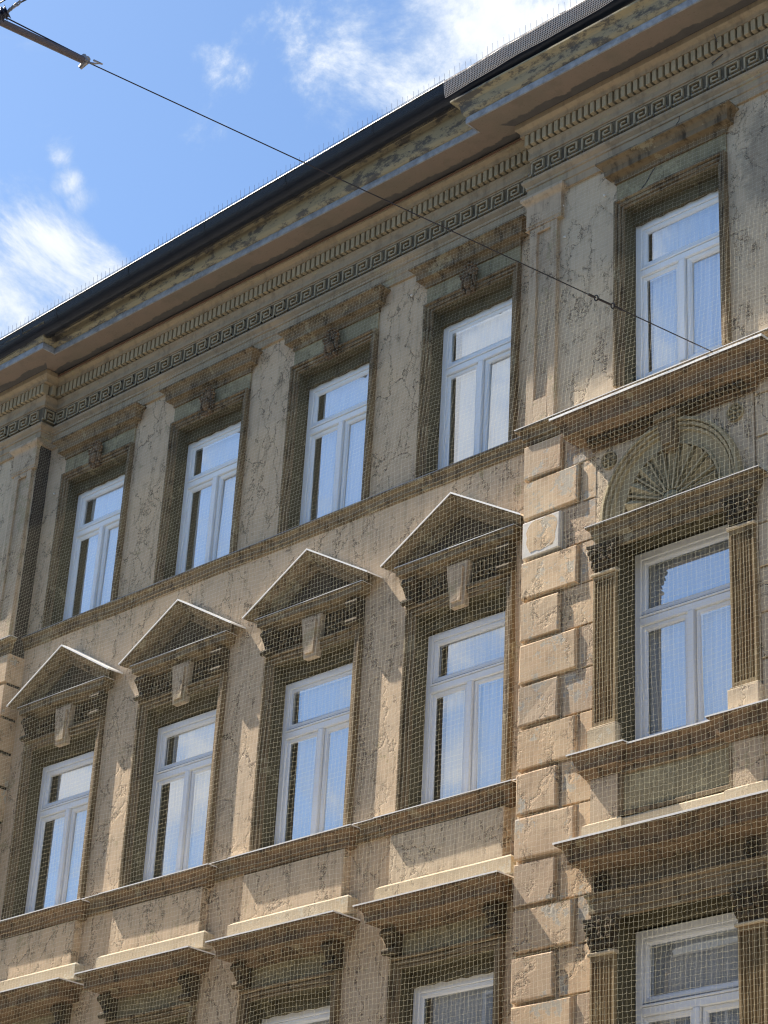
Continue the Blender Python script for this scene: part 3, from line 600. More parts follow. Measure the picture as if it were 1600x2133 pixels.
# ------------------------------------------------------------------ quoins and banded blocks
DQ = .285; PITCH = .4935
def jrand(): return random.uniform(-.003, .003)
zt = 13.845; zb = 13.425; i = 0
tops = []
while zb > 0.3:
    tops.append((zb, zt)); zt = zb - .050; zb -= PITCH
for i, (zb, zt) in enumerate(tops):
    lng = (i % 2 == 1); xe = 9.13 if lng else 8.89
    mb = MB(); mb.block(8.345, xe, RW - .05, DQ + jrand(), zb, zt, .013, .006)
    if i == 2:
        q = part('quoin_block', mb, m_patch, B, label='quoin block with bare white patch')
        mb = MB(); n = 22; ring = []
        for k in range(n):
            a = 2 * math.pi * k / n; rr = (1 / max(abs(math.cos(a)) / .225, abs(math.sin(a)) / .205)) * random.uniform(.84, 1.02)
            ring.append((8.635 + math.cos(a) * rr, zb + .235 + math.sin(a) * rr * .98))
        mb.poly([(x, DQ + .006, z) for x, z in ring])
        for k in range(n): a, b = ring[k], ring[(k + 1) % n]; mb.quad((a[0], DQ, a[1]), (b[0], DQ, b[1]), (b[0], DQ + .006, b[1]), (a[0], DQ + .006, a[1]))
        part('old_plaster', mb, m_quoin, q)
    else: part('quoin_block', mb, m_quoin, B)
    mb = MB(); mb.block(xe + .055, 9.372, RW - .05, RW + .028, zb - .016, zt + .016, .006, .003); part('wall_block', mb, m_quoin, B)
    mb = MB(); mb.block(11.475, 13.2, RW - .05, RW + .022, zb - .013, zt + .013, .006, .003); part('wall_block', mb, m_ris, B)
    mb = MB(); xe = XL - .83 if lng else XL - .58
    mb.block(xe, XL + .03, -.0, DQ, zb, zt, .010, .003); part('quoin_block', mb, m_quoin, B)
    mb = MB(); mb.block(-3.6, xe - .055, RW - .05, RW + .022, zb - .013, zt + .013, .006, .003); part('wall_block', mb, m_ris, B)

# ------------------------------------------------------------------ middle floor: pediments
def pediment(c):
    zt = 13.035; za = 13.66; hw = .83
    prof = [(0, 0), (0, .235), (-.018, .237), (-.022, .222), (-.05, .205), (-.075, .175), (-.085, .155), (-.095, .152), (-.10, .10), (-.15, .095), (-.165, .075), (-.185, .06), (-.19, .0)]
    sl = (za - zt) / 1.09; cs = 1 / math.sqrt(1 + sl * sl)
    mb = MB(); L_, A_, R2 = [], [], []
    for n, d in prof:
        xe = hw + d * 1.08; dz = n / cs
        L_.append(mb.vert(-xe, d, za + dz - sl * xe)); A_.append(mb.vert(0, d, za + dz)); R2.append(mb.vert(xe, d, za + dz - sl * xe))
    k = len(prof)
    for i in range(k):
        j = (i + 1) % k; mb.f += [(L_[i], L_[j], A_[j], A_[i]), (A_[i], A_[j], R2[j], R2[i])]
    mb.f += [tuple(L_), tuple(reversed(R2))]
    P = part('pediment', mb, m_mold, B, (c, 0, 0))
    # white sheet metal on the slopes
    for s in (-1, 1):
        mb = MB(); xe = hw + .262
        a = (0, za + .012); b = (s * xe, za - sl * xe + .012)
        mb.quad((a[0], 0, a[1] + .01), (b[0], 0, b[1] + .01), (b[0], .262, b[1] - .004), (a[0], .262, a[1] - .004))
        mb.quad((a[0], .262, a[1] - .004), (b[0], .262, b[1] - .004), (b[0], .262, b[1] - .026), (a[0], .262, a[1] - .026))
        mb.quad((b[0], 0, b[1] + .01), (b[0], .262, b[1] - .004), (b[0], .262, b[1] - .026), (b[0], 0, b[1] - .012))
        part('flashing', mb, m_flash, P)
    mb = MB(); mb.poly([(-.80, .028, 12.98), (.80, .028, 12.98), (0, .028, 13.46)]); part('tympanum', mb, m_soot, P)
    mb = MB(); pr = [(0, 13.0), (.185, 12.985), (.185, 12.965), (.165, 12.955), (.165, 12.885), (.155, 12.88), (.10, 12.875)] + arc(.10, 12.875, .07, 12.83, 3, -.4) + [(.07, 12.82), (.05, 12.815), (0, 12.81)]
    mb.mould(-.745, .745, 0, pr); part('horizontal_cornice', mb, m_mold, P)
    mb = MB(); mb.mould(-.745, .745, 0, [(0, 13.006), (.190, 12.992), (.190, 12.984), (.186, 12.988)]); part('flashing', mb, m_flash, P)
    return P
def leaf_frieze(mb, x0, x1, z0, z1, D, rnd):
    cx, cz = (x0 + x1) / 2, (z0 + z1) / 2
    n = 7
    for i in range(n):
        x = x0 + (x1 - x0) * (i + .5) / n
        mb.ball(x, D + .012, z1 - .085 + rnd.uniform(-.01, .01), .013, .026, .052, rnd.uniform(-.35, .35), 6, 5); mb.ball(x + rnd.uniform(-.01, .01), D + .024, z1 - .04, .014, .02, .018, 0, 6, 4)
    for i in range(5):
        x = x0 + (x1 - x0) * (i + .5) / 5; a = rnd.uniform(.6, 1.2) * (1 if i % 2 else -1)
        mb.ball(x, D + .015, z0 + .07 + rnd.uniform(-.015, .015), .015, .028, .045, a, 6, 5)
        mb.ball(x + .02, D + .03, z0 + .045, .02, .022, .016, 0, 6, 4); mb.ball(x - .022, D + .02, z0 + .105, .012, .02, .028, -a, 6, 4)
def console(mb, x0, x1, z0, z1, D, dt):
    h = z1 - z0; pr = []
    for i in range(13):
        t = i / 12; z = z1 - h * t; d = dt * (1 - .62 * t) + .018 * math.sin(t * math.pi * 2.2) + (.045 * max(0, (t - .72) / .28))
        pr.append((d, z))
    for sx0, sx1, add in ((x0, x0 + .035, .012), (x0 + .035, x1 - .035, -.004), (x1 - .035, x1, .012)):
        a = [mb.vert(sx0, D, z1)] + [mb.vert(sx0, D + d + add, z) for d, z in pr] + [mb.vert(sx0, D, z0)]
        b = [mb.vert(sx1, D, z1)] + [mb.vert(sx1, D + d + add, z) for d, z in pr] + [mb.vert(sx1, D, z0)]
        for i in range(len(a) - 1): mb.f.append((a[i], a[i + 1], b[i + 1], b[i]))
        mb.f.append(tuple(a)); mb.f.append(tuple(reversed(b)))
    r = .036; pts = lambda zc, dc, rr: [(dc + rr * math.cos(2 * math.pi * k / 10), zc + rr * math.sin(2 * math.pi * k / 10)) for k in range(10)]
    for zc, dc, rr in ((z0 + .03, D + dt * .38 + .055, .040), (z1 - .05, D + dt * .95, .036)):
        a = [mb.vert(x0 - .012, d, z) for d, z in pts(zc, dc, rr)]; b = [mb.vert(x1 + .012, d, z) for d, z in pts(zc, dc, rr)]
        for i in range(10): mb.f.append((a[i], a[(i + 1) % 10], b[(i + 1) % 10], b[i]))
        mb.f.append(tuple(a)); mb.f.append(tuple(reversed(b)))
    for i in range(4): mb.ball((x0 + x1) / 2, D + dt * (1 - .55 * (i + 1) / 5) + .022, z1 - h * (i + 1) / 5.2, .035, .022, .04, 0, 6, 4)
def keystone(mb, zt, zb, wt, wb, D0, D1, D2):
    # tapering border and raised inner panel
    def pr(wt_, wb_, zt_, zb_, Da, Db_t, Db_b):
        a = [(-wt_, Da, zt_), (wt_, Da, zt_), (wb_, Da, zb_), (-wb_, Da, zb_)]; b = [(-wt_, Db_t, zt_), (wt_, Db_t, zt_), (wb_, Db_b, zb_), (-wb_, Db_b, zb_)]
        A = [mb.vert(*p) for p in a]; Bq = [mb.vert(*p) for p in b]
        for i in range(4): k = (i + 1) % 4; mb.f.append((A[i], A[k], Bq[k], Bq[i]))
        mb.f.append(tuple(Bq))
    pr(wt, wb, zt, zb, D0, D1, D1 * .85 + D0 * .15)
    pr(wt * .66, wb * .66, zt - .07, zb + .05, D1 - .03, D2, D2 - .015)
rnd = random.Random(3)
mbp = MB(); leaf_frieze(mbp, -.62, -.20, 12.53, 12.81, .012, rnd); fr_me = mbp.mesh('leaf_frieze', m_mold)
mbp = MB(); leaf_frieze(mbp, .20, .62, 12.53, 12.81, .012, rnd); fr_me2 = mbp.mesh('leaf_frieze', m_mold)
mbp = MB(); console(mbp, -.825, -.655, 12.50, 12.815, .012, .125); con_me = mbp.mesh('console', m_soot)
mbp = MB(); keystone(mbp, 12.81, 12.275, .165, .108, 0, .10, .128); key_me = mbp.mesh('keystone', m_pil)
for c in C:
    pediment(c)
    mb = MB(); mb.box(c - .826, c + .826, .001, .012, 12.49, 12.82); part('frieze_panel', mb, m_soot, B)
    put('leaf_frieze', fr_me, B, (c, 0, 0)); put('leaf_frieze', fr_me2, B, (c, 0, 0)); put('console', con_me, B, (c, 0, 0)); put('console', con_me, B, (c + 1.48, 0, 0)); put('keystone', key_me, B, (c, 0, 0))
m_keyp = m_flake
# sills of the middle floor: a running course that steps out under every window
SB = [(0, 9.945), (.215, 9.915), (.215, 9.885), (.205, 9.875)] + arc(.205, 9.875, .15, 9.81, 4, -.35) + [(.145, 9.80), (.145, 9.775), (.12, 9.765), (.12, 9.72), (.095, 9.71), (0, 9.70)]
SC = [(0, 9.985), (.10, 9.965), (.10, 9.94), (.09, 9.935)] + arc(.09, 9.935, .055, 9.87, 4, -.35) + [(.055, 9.82), (.035, 9.815), (.035, 9.76), (0, 9.75)]
mb = MB(); mb.mould(XL, XR, 0, SC, False, False); part('sill_course', mb, m_mold, B)
mb = MB(); mb.mould(XL, XR, 0, [(0, 9.993), (.105, 9.972), (.105, 9.963), (.1, 9.967)], False, False); part('flashing', mb, m_flash, B)
for c in C:
    mb = MB(); mb.mould(c - .80, c + .80, 0, SB); S = part('window_sill', mb, m_hood, B)
    mb = MB(); mb.mould(c - .80, c + .80, 0, [(0, 9.953), (.222, 9.922), (.222, 9.908), (.216, 9.914)]); part('flashing', mb, m_flash, S)
    mb = MB(); mb.block(c - .835, c + .835, 0, .115, 9.12, 9.70, .006); part('sill_panel', mb, m_wall if c < 7 else m_ris, B)
    mb = MB(); mb.mould(c - .835, c + .835, 0, [(.10, 9.145), (.115, 9.14), (.160, 9.105), (.160, 8.93), (0, 8.925)]); part('panel_base', mb, m_base, B)

# ------------------------------------------------------------------ lower floor hoods
LH = [(0, 8.90), (.42, 8.855), (.42, 8.83), (.405, 8.825)] + arc(.405, 8.825, .34, 8.755, 4, -.35) + [(.335, 8.745), (.335, 8.675), (.325, 8.67), (.22, 8.665)] + arc(.22, 8.665, .15, 8.60, 4, -.4) + [(.15, 8.585), (.10, 8.58), (0, 8.575)]
mbp = MB(); console(mbp, -.825, -.66, 8.385, 8.66, .012, .17); conl_me = mbp.mesh('console', m_soot)
for c in C:
    mb = MB(); mb.mould(c - .60, c + .60, 0, LH) if False else mb.mould(c - .62, c + .62, 0, LH); H = part('window_hood', mb, m_hood, B)
    mb = MB(); mb.mould(c - .62, c + .62, 0, [(0, 8.91), (.43, 8.865), (.43, 8.848), (.422, 8.852)]); part('flashing', mb, m_flash, H)
    mb = MB(); mb.box(c - .806, c + .806, .001, .02, 8.325, 8.58); part('frieze_panel', mb, m_flake, B)
    put('console', conl_me, B, (c, 0, -.04)); put('console', conl_me, B, (c + 1.485, 0, -.04))

# ------------------------------------------------------------------ right risalit: niche window
DP = RW + .025
mb = MB(); wall_grid(mb, 9.36, 11.46, 8.95, 13.46, DP, [(C4 - HW4, C4 + HW4, 9.90, 12.30), (C4 - .66, C4 + .66, 12.50, 13.17)])
for x in (9.36, 11.46): mb.quad((x, RW, 8.95), (x, DP, 8.95), (x, DP, 13.46), (x, RW, 13.46))
part('panel', mb, m_ris, B)
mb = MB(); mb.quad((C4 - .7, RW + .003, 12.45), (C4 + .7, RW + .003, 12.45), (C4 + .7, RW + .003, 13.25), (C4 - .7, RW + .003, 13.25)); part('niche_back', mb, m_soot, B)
# spandrel infill between square hole and arch + archivolt
NA = 28; cz = 12.50; RO = .91; RI = .62; ysc = 1.04
arcp = [(C4 + RO * math.cos(math.pi - math.pi * i / NA), cz + RO * ysc * math.sin(math.pi * i / NA)) for i in range(NA + 1)]
pr = [(0, 0), (0, .10), (-.035, .105), (-.04, .05), (-.05, .05), (-.055, .085), (-.085, .08), (-.09, .03), (-.10, .03), (-.105, .06), (-.13, .055), (-.14, .025), (-.26, .02), (-.265, .04), (-.29, .04), (-.29, -.02)]
mb = MB(); mb.sweep(arcp, [(n, d) for n, d in pr], DP, (-1, 0), (1, 0)); part('archivolt', mb, m_blade, B)
blades = MB()
for i in range(9):
    a0 = math.pi * (i + .03) / 9; a1 = math.pi * (i + .97) / 9; am = (a0 + a1) / 2
    r0, r1 = .10, .60
    me_b = MB(); h0, h1 = .055, .10
    P0 = lambda a, r, D: me_b.vert(C4 + r * math.cos(a), RW + D, cz + .03 + r * ysc * math.sin(a))
    A = [P0(a0, r0, .0), P0(am, r0, h0), P0(a1, r0, .0)]; Bq = [P0(a0, r1 * .97, .005), P0(am, r1 * 1.0, h1), P0(a1, r1 * .97, .005)]; Cq = [P0(a0, r1 * .99, .0), P0(am, r1 * 1.03, .0), P0(a1, r1 * .99, .0)]
    me_b.f += [(A[0], A[1], Bq[1], Bq[0]), (A[1], A[2], Bq[2], Bq[1]), (Bq[0], Bq[1], Cq[1], Cq[0]), (Bq[1], Bq[2], Cq[2], Cq[1])]
    part('shell_blade', me_b, m_blade, B)
    me_b = MB(); ar = math.pi * i / 9
    if i: me_b.sweep([(C4 + .12 * math.cos(ar), cz + .03 + .12 * ysc * math.sin(ar)), (C4 + .6 * math.cos(ar), cz + .03 + .6 * ysc * math.sin(ar))], [(-.010, 0), (-.010, .07), (.010, .07), (.010, 0)], RW); part('shell_rib', me_b, m_blade, B)
mb = MB(); mb.ball(C4, RW + .02, cz + .02, .115, .11, .125, 0, 14, 8); part('shell_hub', mb, m_flake, B, smooth=True)
def rosette(cx, z, D, r, name='rosette', m=m_soot):
    mb = MB(); k = 20
    ring = [(cx + r * math.cos(-2 * math.pi * i / k), z + r * math.sin(-2 * math.pi * i / k)) for i in range(k)]
    mb.sweep(ring, [(-.018, 0), (-.018, .02), (-.005, .03), (.0, .02), (.0, 0)], D, closed=True)
    for i in range(8):
        a = 2 * math.pi * i / 8; mb.ball(cx + .55 * r * math.cos(a), D + .012, z + .55 * r * math.sin(a), r * .17, .024, r * .26, a - math.pi / 2, 6, 5)
    mb.ball(cx, D + .02, z, r * .2, .03, r * .2); return part(name, mb, m, B)
rosette(9.555, 13.285, DP, .105, m=m_blade); rosette(11.235, 13.285, DP, .105, m=m_blade)
mb = MB(); keystone(mb, 13.46, 13.09, .125, .08, 0, .13, .155); part('keystone', mb, m_mold, B, (C4 + .02, DP, 0))
mb = MB(); mb.block(-.15, .15, 0, .17, 13.44, 13.52, .01); part('keystone_cap', mb, m_mold, B, (C4 + .02, DP, 0))
# big hood above the niche
BH = [(0, 13.90), (.36, 13.835), (.36, 13.80), (.345, 13.79)] + arc(.345, 13.79, .28, 13.71, 4, -.35) + [(.275, 13.70), (.275, 13.62), (.265, 13.61), (.24, 13.605)] + arc(.24, 13.605, .20, 13.55, 3, -.4) + [(.10, 13.548), (.06, 13.545), (.06, 13.50), (.035, 13.495), (.035, 13.455), (0, 13.45)]
mb = MB(); mb.mould(C4 - 1.045, C4 + 1.06, DP, BH); H = part('window_hood', mb, m_hood, B)
mb = MB(); mb.mould(C4 - 1.045, C4 + 1.06, DP, [(0, 13.91), (.372, 13.845), (.372, 13.818), (.362, 13.822)]); part('flashing', mb, m_flash, H)
mb = MB(); mb.block(-.022, .022, 0, .10, 0, .045, .004, 0); mdt = mb.mesh('hood_dentil', m_soot)
x = C4 - 1.03
while x < C4 + 1.05: put('hood_dentil', mdt, B, (x, DP + .062, 13.50)); x += .072
# niche sill / entablature over the columns
NS = [(0, 12.50), (.15, 12.478), (.15, 12.455), (.14, 12.45)] + arc(.14, 12.45, .11, 12.41, 3, -.4) + [(.105, 12.40), (.105, 12.36), (.095, 12.355)] + arc(.095, 12.355, .06, 12.31, 3, .4) + [(.055, 12.295), (.04, 12.29), (.04, 12.275), (0, 12.27)]
DC = RW + .12     # column face base plane
mb = MB(); mb.mould(C4 - .92, C4 + 1.04, DP, NS); part('niche_sill', mb, m_mold, B)
mb = MB(); mb.mould(C4 - .92, C4 + 1.04, DP, [(0, 12.506), (.154, 12.484), (.154, 12.474), (.15, 12.478)]); part('flashing', mb, m_flashd, B)
mb = MB(); mb.box(C4 - 1.0, C4 + 1.02, DP, DP + .06, 12.20, 12.285); part('beam', mb, m_mold, B)
def capital_mesh(wb, wt, h):
    mb = MB(); r = random.Random(11)
    # bell
    a = [(-wb, 0), (wb, 0)]
    for k in range(5):
        t0, t1 = k / 5, (k + 1) / 5; w0 = wb + (wt - wb) * t0 ** 2; w1 = wb + (wt - wb) * t1 ** 2; d0 = .07 + .05 * t0 ** 2; d1 = .07 + .05 * t1 ** 2
        mb.quad((-w0, d0, h * t0), (w0, d0, h * t0), (w1, d1, h * t1), (-w1, d1, h * t1))
        for s in (-1, 1): mb.quad((s * w0, 0, h * t0), (s * w0, d0, h * t0), (s * w1, d1, h * t1), (s * w1, 0, h * t1))
    for row, (zz_, n_) in enumerate(((.05, 4), (.14, 3))):
        for k in range(n_):
            x = -wb + 2 * wb * (k + .5) / n_
            mb.ball(x, .085 + .02 * row, zz_ + .03, .030, .026, .055, r.uniform(-.1, .1), 7, 6); mb.ball(x, .115 + .02 * row, zz_ + .078, .026, .026, .018, 0, 7, 5)
            for s in (-1, 1): mb.ball(x + s * .024, .09 + .02 * row, zz_ + .02, .012, .022, .036, s * .4, 5, 4)
    for s in (-1, 1):
        mb.ball(s * (wt - .02), .12, h - .085, .034, .045, .040, 0, 9, 6); mb.ball(s * (wt - .045), .13, h - .13, .016, .03, .06, s * .5, 6, 5); mb.ball(s * (wt - .09), .12, h - .07, .014, .02, .05, -s * 1.1, 6, 4)
        mb.ball(s * (wb + .02), .05, .12, .02, .05, .05, 0, 6, 5); mb.ball(s * (wb + .03), .05, .2, .022, .05, .03, 0, 6, 5)
    mb.ball(0, .125, h - .045, .028, .03, .03, 0, 7, 5)
    # concave abacus
    n = 8; f = [(-wt - .02 + (2 * wt + .04) * i / n, .145 - .035 * math.sin(math.pi * i / n)) for i in range(n + 1)]
    for (xa, da), (xb, db) in zip(f, f[1:]):
        mb.quad((xa, da, h - .035), (xb, db, h - .035), (xb, db, h), (xa, da, h)); mb.quad((xa, 0, h), (xb, 0, h), (xb, db, h), (xa, da, h)); mb.quad((xa, 0, h - .035), (xb, 0, h - .035), (xb, db, h - .035), (xa, da, h - .035))
    for s in (0, -1): mb.quad((f[s][0], 0, h - .035), (f[s][0], f[s][1], h - .035), (f[s][0], f[s][1], h), (f[s][0], 0, h))
    return mb.mesh('capital', m_soot)
capm = capital_mesh(.145, .185, .33)
def fluted(cx, z0, z1, w=.30):
    mb = MB(); D0 = DP; D1 = .048; n = 7; e = .022; fw = (w - 2 * e) / n
    x = cx - w / 2; seq = [(x, 0)]
    pts = [(cx - w / 2, 0), (cx - w / 2, D1)]
    for i in range(n):
        a = cx - w / 2 + e + i * fw; g = .008
        pts += [(a + g / 2, D1), (a + g / 2 + .003, D1 - .022), (a + fw / 2, D1 - .028), (a + fw - g / 2 - .003, D1 - .022), (a + fw - g / 2, D1)]
    pts += [(cx + w / 2, D1), (cx + w / 2, 0)]
    for zz0, zz1 in ((z0 + .05, z1 - .05),):
        for (xa, da), (xb, db) in zip(pts, pts[1:]): mb.quad((xa, D0 + da, zz0), (xb, D0 + db, zz0), (xb, D0 + db, zz1), (xa, D0 + da, zz1))
    mb.box(cx - w / 2, cx + w / 2, D0, D0 + D1, z1 - .05, z1); mb.box(cx - w / 2, cx + w / 2, D0, D0 + D1, z0, z0 + .05)
    P = part('fluted_pilaster', mb, m_flute, B)
    mb = MB(); mb.block(cx - w / 2 - .025, cx + w / 2 + .025, D0, D0 + D1 + .025, z1 + .0, z1 + .03, .008); part('necking', mb, m_base, P)
    mb = MB(); mb.block(cx - w / 2 - .02, cx + w / 2 + .02, D0, D0 + D1 + .018, z0 - .028, z0, .006); part('foot_moulding', mb, m_base, P)
m_flute = plaster('fluted_plaster', c3(158, 138, 104), c3(146, 122, 90), c3(84, 68, 50), soot=.55, peel=.15, streak=.5)
for cx in (9.53, 11.30):
    fluted(cx, 10.20, 11.915)
    o = put('capital', capm, B, (cx, DP, 11.945)); o.scale.y = .72
    mb = MB(); mb.block(cx - .185, cx + .185, DP, DP + .085, 9.93, 10.172, .006); part('plinth', mb, m_base if cx < 10 else m_ris, B)
    fluted(cx, 5.9, 7.80); o = put('capital', capm, B, (cx, DP, 7.83)); o.scale = (1, .72, 1.02)
    # sill blocks below plinths
    SB4 = [(0, 9.93), (.19, 9.905), (.19, 9.885), (.18, 9.88)] + arc(.18, 9.88, .14, 9.80, 4, -.35) + [(.13, 9.79), (.13, 9.73), (.10, 9.72), (.06, 9.66), (.045, 9.65), (0, 9.645)]
    mb = MB(); mb.mould(cx - .175, cx + .175, DP, SB4); s4 = part('window_sill', mb, m_hood, B)
    mb = MB(); mb.mould(cx - .175, cx + .175, DP, [(0, 9.938), (.197, 9.913), (.197, 9.897), (.19, 9.903)]); part('flashing', mb, m_flash, s4)
    mb = MB(); mb.block(cx - .18, cx + .18, DP, DP + .035, 9.15, 9.645, .005); part('pedestal', mb, m_pil, B)
    mb = MB(); mb.mould(cx - .18, cx + .18, DP, [(.03, 9.18), (.04, 9.175), (.075, 9.15), (.075, 9.0), (0, 8.99)]); part('pedestal_base', mb, m_base, B)
mb = MB(); mb.mould(9.712, 11.118, DP, [(0, 9.91), (.12, 9.895), (.12, 9.875), (.11, 9.87)] + arc(.11, 9.87, .07, 9.79, 4, -.35) + [(.065, 9.78), (.065, 9.72), (.04, 9.71), (.02, 9.66), (0, 9.655)], False, False); s4 = part('window_sill', mb, m_hood, B)
mb = MB(); mb.mould(9.712, 11.118, DP, [(0, 9.918), (.127, 9.902), (.127, 9.885), (.12, 9.892)], False, False); part('flashing', mb, m_flash, s4)
mb = MB(); mb.sweep([(9.76, 9.23), (9.76, 9.625), (11.07, 9.625), (11.07, 9.23)], [(0, -.02), (0, .020), (.012, .034), (.05, .034), (.055, -.0)], DP, closed=True); part('panel_frame', mb, m_mold, B)
mb = MB(); mb.box(9.76, 11.07, DP, DP + .003, 9.23, 9.625); part('panel', mb, m_flake, B)
mb = MB(); mb.mould(9.712, 11.118, DP, [(0, 9.165), (.03, 9.16), (.05, 9.14), (.05, 9.0), (0, 8.99)], False, False); part('panel_base', mb, m_base, B)
LH4 = [(0, 8.99), (.30, 8.945), (.30, 8.92), (.285, 8.91)] + arc(.285, 8.91, .22, 8.82, 4, -.35) + [(.215, 8.81), (.215, 8.74), (.20, 8.735), (.11, 8.73)] + arc(.11, 8.73, .05, 8.66, 4, -.4) + [(.04, 8.65), (0, 8.645)]
mb = MB(); mb.mould(C4 - 1.0, C4 + 1.02, DP, LH4); H = part('window_hood', mb, m_hood, B)
mb = MB(); mb.mould(C4 - 1.0, C4 + 1.02, DP, [(0, 9.0), (.312, 8.953), (.312, 8.932), (.302, 8.938)]); part('flashing', mb, m_flash, H)
mb = MB(); wall_grid(mb, 9.36, 11.46, 5.0, 8.95, DP, [(C4 - HW4, C4 + HW4, 5.6, 8.22)]);
for x in (9.36, 11.46): mb.quad((x, RW, 5.0), (x, DP, 5.0), (x, DP, 8.95), (x, RW, 8.95))
part('panel', mb, m_mold, B)
rosette(9.52, 8.54, DP + .03, .10); rosette(11.335, 8.54, DP + .03, .10)
for cx in (9.535, 11.34): mb = MB(); mb.block(cx - .165, cx + .165, DP, DP + .03, 8.43, 8.648, .005); part('rosette_block', mb, m_mold, B)
mb = MB(); mb.mould(C4 - 1.0, C4 + 1.02, DP, [(0, 8.43), (.09, 8.425), (.085, 8.40), (.06, 8.38), (.06, 8.34), (.05, 8.335), (.05, 8.23), (.035, 8.225), (.035, 8.16), (0, 8.155)]); part('beam', mb, m_mold, B)

BOLTS = [(8.815, .235, 16.97), (8.853, .235, 16.51), (9.451, .24, 16.83), (6.144, .015, 16.91), (-.98, .015, 16.4)]
CRACKS = [[(10.61, .325, 17.36), (10.58, .29, 17.33), (10.50, .27, 17.29)], [(10.20, .245, 16.885), (10.12, .245, 16.80), (10.08, .245, 16.74), (9.99, .246, 16.66)], [(11.17, .395, 18.19), (11.185, .36, 18.10)], [(11.19, .265, 17.98), (11.03, .262, 17.93), (11.06, .258, 17.87)], [(10.965, .25, 17.82), (10.955, .248, 17.73), (10.97, .248, 17.66), (10.95, .246, 17.56)]]
# small fixings and the long open crack in the right bay
for x, D, z in BOLTS: mb = MB(); mb.ball(0, 0, 0, .016, .02, .016, 0, 8, 5); part('wall_bolt', mb, m_flash, B, (x, D, z))
for pts in CRACKS: mb = MB(); mb.tube([(x, D, z) for x, D, z in pts], .0065, 4); part('crack', mb, m_dark, B)
# ------------------------------------------------------------------ curtains (each its own thing)
def curtain_mesh(w, h, seed, gap=0.0):
    r = random.Random(seed); mb = MB(); n = 60; ph = [r.uniform(0, 6) for _ in range(4)]
    prev = None
    for i in range(n + 1):
        t = i / n; x = -w / 2 + w * t; d = .022 * math.sin(t * 52 + ph[0]) + .012 * math.sin(t * 91 + ph[1])
        cur = (mb.vert(x, d, 0), mb.vert(x + .01 * math.sin(t * 9 + ph[2]), d * 1.1, h * .5), mb.vert(x, d * .7, h))
        if prev: mb.f += [(prev[0], cur[0], cur[1], prev[1]), (prev[1], cur[1], cur[2], prev[2])]
        prev = cur
    return mb.mesh('curtain', m_cur, True)
names = {'U': 'top', 'M': 'middle', 'L': 'lower'}
pos = ['leftmost', 'second from left', 'third from left', 'fourth from left']
for fl, z0, h, hw in (('U', 14.30, 2.05, HU), ('M', 10.05, 2.1, HM), ('L', 5.85, 2.15, HM)):
    base = curtain_mesh(2 * hw - .30, h, ord(fl))
    for i, c in enumerate(C):
        o = put('curtain', base, None, (c + .10 - .02 * (i % 3), -.285, z0)); o['category'] = 'curtain'; o['group'] = 'white curtains behind the window panes'
        o['label'] = 'white curtain in the %s window of the %s row, recessed bay' % (pos[i], names[fl])
for z0, h, hw, nm in ((14.30, 2.05, HU, 'in the top right window above the long flat hood'), (10.08, 2.1, HW4, 'between two fluted pilasters under the shell niche'), (5.95, 2.1, HW4, 'in the bottom right window below the rosettes')):
    o = put('curtain', curtain_mesh(2 * hw - (.1 if z0 < 12 else .26), h, int(z0 * 7)), None, (C4 + (.03 if z0 < 12 else .08), (-.155 if z0 < 14 else -.06), z0)); o['category'] = 'curtain'; o['label'] = 'white curtain ' + nm; o['group'] = 'white curtains behind the window panes'

# ------------------------------------------------------------------ net in front of the facade
def build_net():
    cell = .057; x0, x1, z0, z1 = -3.4, 13.2, 6.6, 17.28; D0 = .655
    nx = int((x1 - x0) / cell); nz = int((z1 - z0) / cell); r = .00053
    verts = []; faces = []
    def pos(i, k):
        x = x0 + i * cell; z = z1 - k * cell
        dx = .020 * math.sin(z * 1.3 + x * .8) + .010 * math.sin(z * 3.7 + x * 2.1) + .004 * math.sin(i * 1.9 + k * 2.7)
        dz = .022 * math.sin(x * 1.7 + z * .6) + .010 * math.sin(x * 4.3 - z * 1.1) + .0045 * math.sin(i * 2.9 + k * 1.3)
        D = D0 + (.018 * math.sin(x * .9 + z * .5) + .010 * math.sin(x * 2.3 - z * 1.4)) * (1 if z < 14 else .8) - .125 * max(0, z - 14.0)
        return (x + dx, -D, z + dz)
    P = [[pos(i, k) for k in range(nz + 1)] for i in range(nx + 1)]
    def strand(pts):
        n0 = len(verts)
        rv = lambda z: r * (.72 if z > 15.5 else (1.15 if z < 13.5 else 1.15 - .215 * (z - 13.5)))
        horiz = abs(pts[-1][0] - pts[0][0]) > abs(pts[-1][2] - pts[0][2])
        m = len(pts)
        for j, (x, y, z) in enumerate(pts):
            for a in (0.3, 2.4, 4.5):
                if horiz: u, v = rv(z) * 1.35 * math.cos(a), rv(z) * 1.35 * math.sin(a)
                else: u, v = rv(z) * math.cos(a), rv(z) * math.sin(a)
                verts.append((x, y + u, z + v) if horiz else (x + v, y + u, z))
        for j in range(m - 1):
            a = n0 + j * 3; b = a + 3
            for q in range(3): faces.append((a + q, a + (q + 1) % 3, b + (q + 1) % 3, b + q))
    for i in range(nx + 1): strand(P[i])
    for k in range(nz + 1):
        row = []
        for i in range(nx):
            x, y, z = P[i][k]; X, Y, Z = P[i + 1][k]
            row.append((x, y, z)); row.append(((x + X) / 2, (y + Y) / 2, (z + Z) / 2 - .0055))
        row.append(P[nx][k]); strand(row)
    me = bpy.data.meshes.new('bird_net'); me.from_pydata(verts, [], faces); me.materials.append(m_net)
    o = bpy.data.objects.new('bird_net', me); COL.objects.link(o)
    o['label'] = 'pale knotted mesh net hanging in front of the whole facade'; o['category'] = 'net'
build_net()

